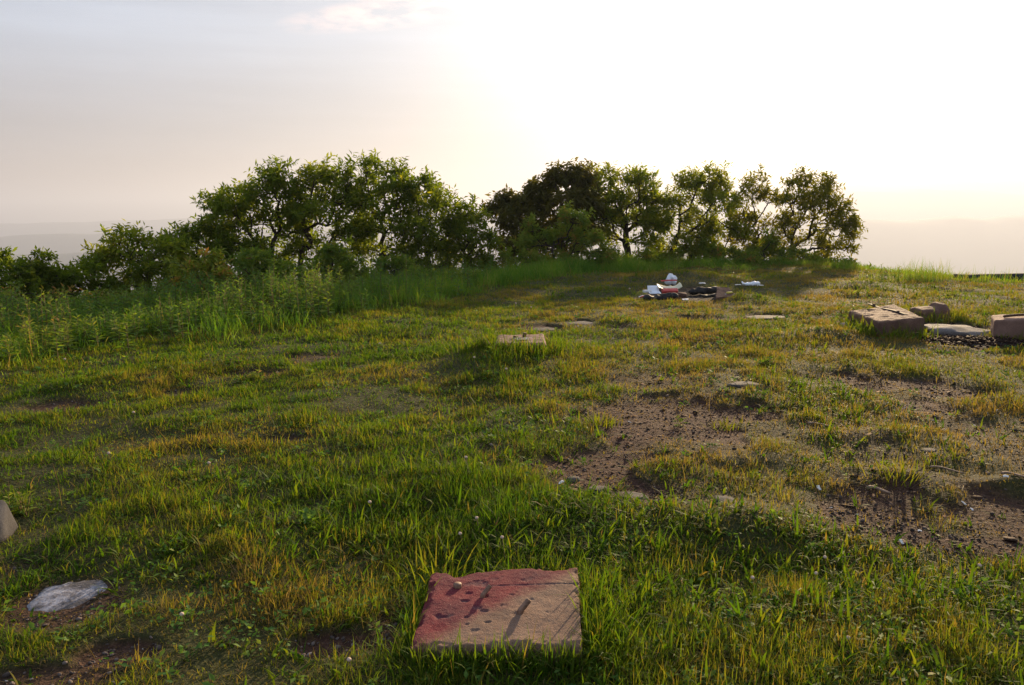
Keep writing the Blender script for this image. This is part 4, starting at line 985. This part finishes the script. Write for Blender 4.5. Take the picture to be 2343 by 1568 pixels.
def make_tree(name, label, cat, group, Y, base, fork, lobes, mat, seed, dens=1.3, L=.15, W=.05, twig=.26, nl=8, tint=.45, depth=1.0, droop=.2, r0=.0055, stems=1, spray=1.0, mids=True):
    rg = np.random.default_rng(seed)
    b = at_y(*base, Y); g = float(Z(b[:1], b[1:2])[0]); zb = min(b[2], g) - .1
    b[2] = zb if abs(b[2] - g) > .3 else g - .1
    fk = at_y(*fork, Y); att = []
    for px, py, rx, ry in lobes:
        c = at_y(px, py, Y) - np.array([0, 0, .2 if cat == 'tree' else .07]); sx, sz = rx / F * Y, ry / F * Y; cnt = max(5, int(dens * 13 * (sx * sz / .06) ** .8))
        q = rg.normal(size=(cnt, 3)); q = unit(q) * rg.uniform(.35, 1, (cnt, 1)) ** .6
        q[:, 2] = np.where(q[:, 2] < 0, q[:, 2] * .75, q[:, 2])
        dy = rg.uniform(-.45, .45) * depth; att.append(c + q * [sx * .98, max(sx, sz) * depth, sz * .74] + [0, dy, 0])
        if py < 480 or rx < 26:   # ragged shoots above the crown
            k_ = rg.integers(1, 4); att.append(c + np.column_stack([rg.normal(0, .5, k_) * sx, rg.normal(0, .3, k_) * sx, sz * rg.uniform(.85, 1.08, k_)]))
    att = np.concatenate(att)
    att[:, 2] = np.maximum(att[:, 2], Z(att[:, 0], att[:, 1]) + .06)
    trunk = [b + (fk - b) * t + np.array([.05 * math.sin(t * 5 + seed), .05 * math.cos(t * 4 + seed), 0]) * (0 < t < 1) for t in np.linspace(0, 1, 5)]
    pts, par, nch, r2 = skeleton(trunk, att, fk)
    root = thing(name, tuple(b), label, cat, group)
    V, f = limb_mesh(pts, par, r2, r0); child('trunk' if cat == 'tree' else 'stems', V, f, BARK, root)
    sel = nch == 0
    if mids: sel |= (np.arange(len(pts)) >= 5) & (rg.random(len(pts)) < .45) & (r2 < 8)
    V, f, tn = crown_mesh(pts, par, nch, sel, nl, twig, L, W, tint, rg, droop, spray)
    child('crown', V, [f], mat, root, False, {'tint': tn})
    return root
TG = 'small trees along the brow of the hill'
SG = 'bushes in front of the trees'
def tree(label, *a, **k): return make_tree('hilltop_tree', label, 'tree', TG, *a, **k)
def shrub(label, *a, **k):
    k.setdefault('r0', .004); k.setdefault('dens', 1.9); k.setdefault('L', .12); k.setdefault('W', .045); k.setdefault('twig', .16); k.setdefault('nl', 7)
    return make_tree('shrub', label, 'shrub', SG, *a, **k)
# left group
tree('low spreading tree at the left end of the big left hand clump', 17.0, (335, 660), (330, 600), [(300, 535, 45, 28), (345, 560, 65, 40), (262, 575, 42, 35), (385, 555, 45, 38), (300, 600, 65, 40), (370, 610, 60, 40), (262, 528, 16, 14), (240, 570, 18, 14), (300, 650, 60, 30), (370, 655, 60, 30)], LEAF, 11, dens=1.05, tint=.62)
tree('tree with a rounded dark crown between low spreading tree and the big clump', 18.5, (470, 665), (465, 590), [(425, 530, 38, 32), (470, 535, 45, 38), (510, 570, 55, 45), (430, 580, 45, 40), (480, 620, 60, 35), (420, 640, 50, 34), (530, 640, 50, 34)], LEAF, 12, tint=.4)
tree('many limbed tree forming the left shoulder of the big clump', 19.0, (640, 670), (620, 580), [(490, 450, 34, 26), (535, 455, 40, 36), (600, 425, 38, 36), (632, 385, 26, 24), (640, 430, 40, 38), (590, 480, 65, 42), (520, 500, 55, 42), (650, 500, 55, 42), (560, 540, 60, 40), (545, 425, 14, 12), (620, 560, 60, 35)], LEAF, 13, tint=.45)
tree('tree with forking dark trunk in the middle of the big clump', 19.3, (692, 670), (690, 590), [(715, 385, 38, 24), (775, 388, 36, 24), (700, 425, 45, 36), (760, 430, 50, 38), (800, 445, 40, 40), (740, 480, 65, 38), (690, 470, 40, 34), (790, 520, 50, 36), (700, 540, 40, 28), (750, 565, 50, 26), (640, 590, 50, 26)], LEAF, 14, tint=.48)
tree('tallest tree of the big clump with a tuft above the rest', 19.8, (890, 655), (872, 560), [(850, 372, 22, 22), (843, 410, 38, 30), (905, 385, 28, 20), (910, 420, 45, 34), (865, 455, 50, 36), (940, 450, 45, 36), (970, 405, 22, 18), (880, 500, 55, 30), (830, 500, 35, 30), (950, 510, 50, 30), (840, 560, 44, 26), (915, 560, 44, 24)], LEAF, 15, tint=.42)
tree('leaning tree on the right side of the big clump', 20.2, (985, 640), (975, 580), [(985, 440, 36, 34), (1010, 475, 42, 34), (960, 490, 45, 36), (1025, 510, 40, 32), (970, 545, 50, 30), (1015, 550, 45, 32), (960, 590, 44, 24), (1030, 595, 44, 24)], LEAF, 16, tint=.42)
tree('small low tree bridging the big clump and the dark tree', 20.5, (1060, 635), (1062, 580), [(1065, 468, 26, 18), (1085, 490, 30, 25), (1060, 515, 42, 30), (1100, 535, 35, 30), (1050, 560, 50, 34), (1095, 585, 45, 28)], LEAF, 17, tint=.42)
# centre and right group
tree('darkest brownish tree with drooping leaves, in the centre', 22.5, (1290, 640), (1285, 560), [(1130, 462, 18, 16), (1165, 450, 30, 24), (1185, 490, 50, 34), (1215, 450, 40, 34), (1240, 415, 34, 26), (1285, 395, 42, 26), (1325, 395, 32, 22), (1285, 445, 70, 40), (1260, 500, 80, 38), (1340, 450, 40, 40), (1330, 510, 45, 40), (1190, 540, 60, 36), (1260, 545, 70, 30)], DARKLEAF, 18, dens=1.5, tint=.32, droop=.65, L=.19, W=.062)
tree('tree with the thick straight trunk standing behind the rubbish pile', 23.5, (1435, 600), (1432, 530), [(1385, 395, 38, 24), (1445, 395, 32, 18), (1470, 415, 34, 26), (1385, 435, 40, 34), (1440, 445, 48, 30), (1490, 445, 22, 24), (1372, 480, 36, 32), (1420, 490, 40, 26), (1480, 490, 38, 30), (1385, 530, 40, 26), (1475, 535, 38, 22), (1400, 465, 40, 30), (1455, 490, 40, 26), (1505, 500, 26, 26)], LEAF, 19, dens=1.15, tint=.6, r0=.0075)
tree('light tree right of the thick trunk with limbs leaning to the right', 23.8, (1530, 612), (1545, 560), [(1570, 405, 28, 20), (1625, 398, 34, 22), (1650, 415, 28, 22), (1595, 430, 46, 30), (1540, 450, 30, 24), (1640, 455, 44, 32), (1580, 480, 55, 34), (1520, 500, 30, 30), (1640, 505, 45, 34), (1570, 540, 50, 32), (1630, 560, 50, 32), (1520, 560, 28, 30), (1680, 520, 30, 30), (1600, 520, 50, 26), (1510, 460, 26, 26)], LEAF, 20, dens=1.15, tint=.68)
tree('thin wispy sapling between the two right hand trees', 24.0, (1735, 610), (1735, 540), [(1732, 405, 24, 20), (1708, 430, 28, 24), (1752, 440, 24, 24), (1710, 475, 36, 28), (1740, 500, 40, 30), (1700, 540, 40, 30), (1750, 555, 36, 30)], WARMLEAF, 21, dens=.85, tint=.6)
tree('rightmost tree with a round open crown and low spreading limbs', 23.5, (1800, 612), (1812, 570), [(1835, 408, 24, 24), (1885, 418, 30, 26), (1795, 440, 26, 24), (1845, 450, 46, 32), (1905, 460, 34, 28), (1815, 490, 44, 32), (1880, 500, 46, 32), (1928, 500, 24, 24), (1940, 520, 22, 16), (1800, 540, 42, 30), (1870, 545, 50, 26), (1925, 555, 26, 14), (1895, 580, 36, 14)], WARMLEAF, 22, dens=1.15, tint=.5)
# bushes
shrub('dark rounded bush at the left border', 15.5, (20, 690), (25, 650), [(5, 600, 22, 24), (35, 620, 40, 32), (75, 605, 36, 28), (60, 650, 60, 36), (95, 588, 18, 12), (10, 660, 45, 36), (110, 640, 40, 36), (30, 690, 60, 24), (100, 680, 60, 24), (0, 705, 50, 18), (90, 705, 60, 18)], LEAF, 31, tint=.4)
shrub('bush with upright shoots second from the left border', 16.2, (170, 690), (170, 650), [(135, 625, 30, 26), (185, 610, 30, 30), (165, 645, 45, 32), (215, 620, 34, 28), (120, 660, 40, 30), (225, 660, 50, 34), (160, 690, 60, 22), (250, 690, 60, 22)], LEAF, 32, tint=.4)
shrub('yellowish bush with red tinged shoots in front of the low spreading tree', 14.6, (455, 700), (455, 660), [(480, 600, 22, 22), (450, 625, 36, 28), (500, 625, 34, 28), (410, 620, 14, 24), (405, 650, 34, 26), (460, 665, 60, 32), (515, 660, 40, 34)], SHRUBLEAF, 33, tint=.78)
shrub('dull green bush below the left shoulder of the big clump', 16.0, (585, 690), (585, 640), [(560, 600, 30, 28), (600, 590, 34, 30), (585, 630, 50, 36), (640, 610, 34, 36), (560, 660, 50, 30), (630, 650, 44, 34), (680, 640, 36, 30)], SHRUBLEAF, 34, tint=.5)
shrub('bush with feathery tip just right of the forking trunk', 16.5, (765, 680), (765, 640), [(770, 575, 24, 26), (755, 610, 36, 30), (800, 610, 36, 34), (725, 620, 32, 34), (770, 645, 60, 30), (830, 640, 40, 34)], SHRUBLEAF, 35, tint=.5)
shrub('low bush under the tallest tree of the big clump', 17.4, (900, 668), (900, 640), [(880, 610, 30, 26), (920, 608, 36, 26), (900, 640, 50, 26), (960, 632, 34, 24), (1010, 632, 34, 18), (1060, 628, 34, 18), (850, 640, 30, 26)], SHRUBLEAF, 36, tint=.5)
shrub('light green shrub with tall shoots in front of the dark tree', 20.5, (1270, 640), (1270, 600), [(1212, 515, 14, 20), (1295, 490, 14, 22), (1322, 500, 22, 18), (1215, 550, 36, 26), (1260, 545, 34, 26), (1300, 535, 44, 30), (1345, 545, 34, 28), (1190, 585, 50, 26), (1250, 590, 60, 28), (1320, 585, 60, 30), (1370, 585, 34, 26), (1150, 605, 40, 20)], SHRUBLEAF, 37, tint=.64)
shrub('small brownish bush at the foot of the thick trunk', 22.8, (1425, 618), (1425, 600), [(1395, 580, 26, 18), (1440, 595, 28, 14), (1475, 582, 28, 18), (1505, 590, 26, 16)], SHRUBLEAF, 38, tint=.6)
shrub('grey green bush with a pointed top under the wispy sapling', 22.8, (1750, 620), (1750, 590), [(1765, 550, 14, 18), (1755, 575, 32, 22), (1710, 585, 30, 18), (1785, 590, 24, 18), (1740, 600, 50, 14)], SHRUBLEAF, 39, tint=.55)
shrub('leafy bush under the low limbs of the rightmost tree', 22.6, (1835, 622), (1835, 600), [(1815, 580, 26, 20), (1850, 590, 30, 20), (1790, 600, 26, 16), (1860, 608, 34, 14)], SHRUBLEAF, 40, tint=.6)
shrub('last dark bush at the right end of the tree row', 22.0, (1935, 632), (1935, 618), [(1925, 605, 20, 14), (1950, 612, 22, 12), (1905, 618, 26, 10), (1968, 622, 12, 8)], SHRUBLEAF, 41, tint=.4)
shrub('bush filling the gap under the light leaning tree', 23.0, (1600, 620), (1600, 600), [(1535, 588, 30, 18), (1575, 575, 32, 20), (1620, 575, 36, 22), (1660, 580, 34, 22), (1700, 585, 30, 20), (1600, 600, 60, 14)], SHRUBLEAF, 42, tint=.6)
shrub('twiggy half dead bush behind the rusty weeds at the left border', 14.6, (90, 715), (95, 690), [(60, 668, 40, 26), (120, 668, 45, 26), (180, 672, 40, 24), (20, 680, 30, 20)], SHRUBLEAF, 43, dens=.7, tint=.85, nl=2)

# ------------------------------------------------------------------ air
def build_haze():
    hx, y0, y1, z0, z1 = 15000, -14500, 14500, VALLEY - 30, 290
    V = [(x, y, z) for z in (z0, z1) for y in (y0, y1) for x in (-hx, hx)]
    fs = [(0, 2, 3, 1), (4, 5, 7, 6), (0, 1, 5, 4), (2, 6, 7, 3), (0, 4, 6, 2), (1, 3, 7, 5)]
    m, t = new_mat('haze_air')
    m.cycles.volume_sampling = 'DISTANCE'; m.cycles.homogeneous_volume = True
    v = t.nodes.new('ShaderNodeVolumePrincipled')
    v.inputs['Color'].default_value = (.54, .59, .72, 1); v.inputs['Density'].default_value = HAZE; v.inputs['Anisotropy'].default_value = .35
    o = t.nodes.new('ShaderNodeOutputMaterial'); t.links.new(v.outputs[0], o.inputs['Volume'])
    tag(mesh_obj('haze', V, [np.array(fs)], m), 'pale evening haze filling the valley air', None, None, 'stuff')
HAZE = 2.5e-4
build_haze()
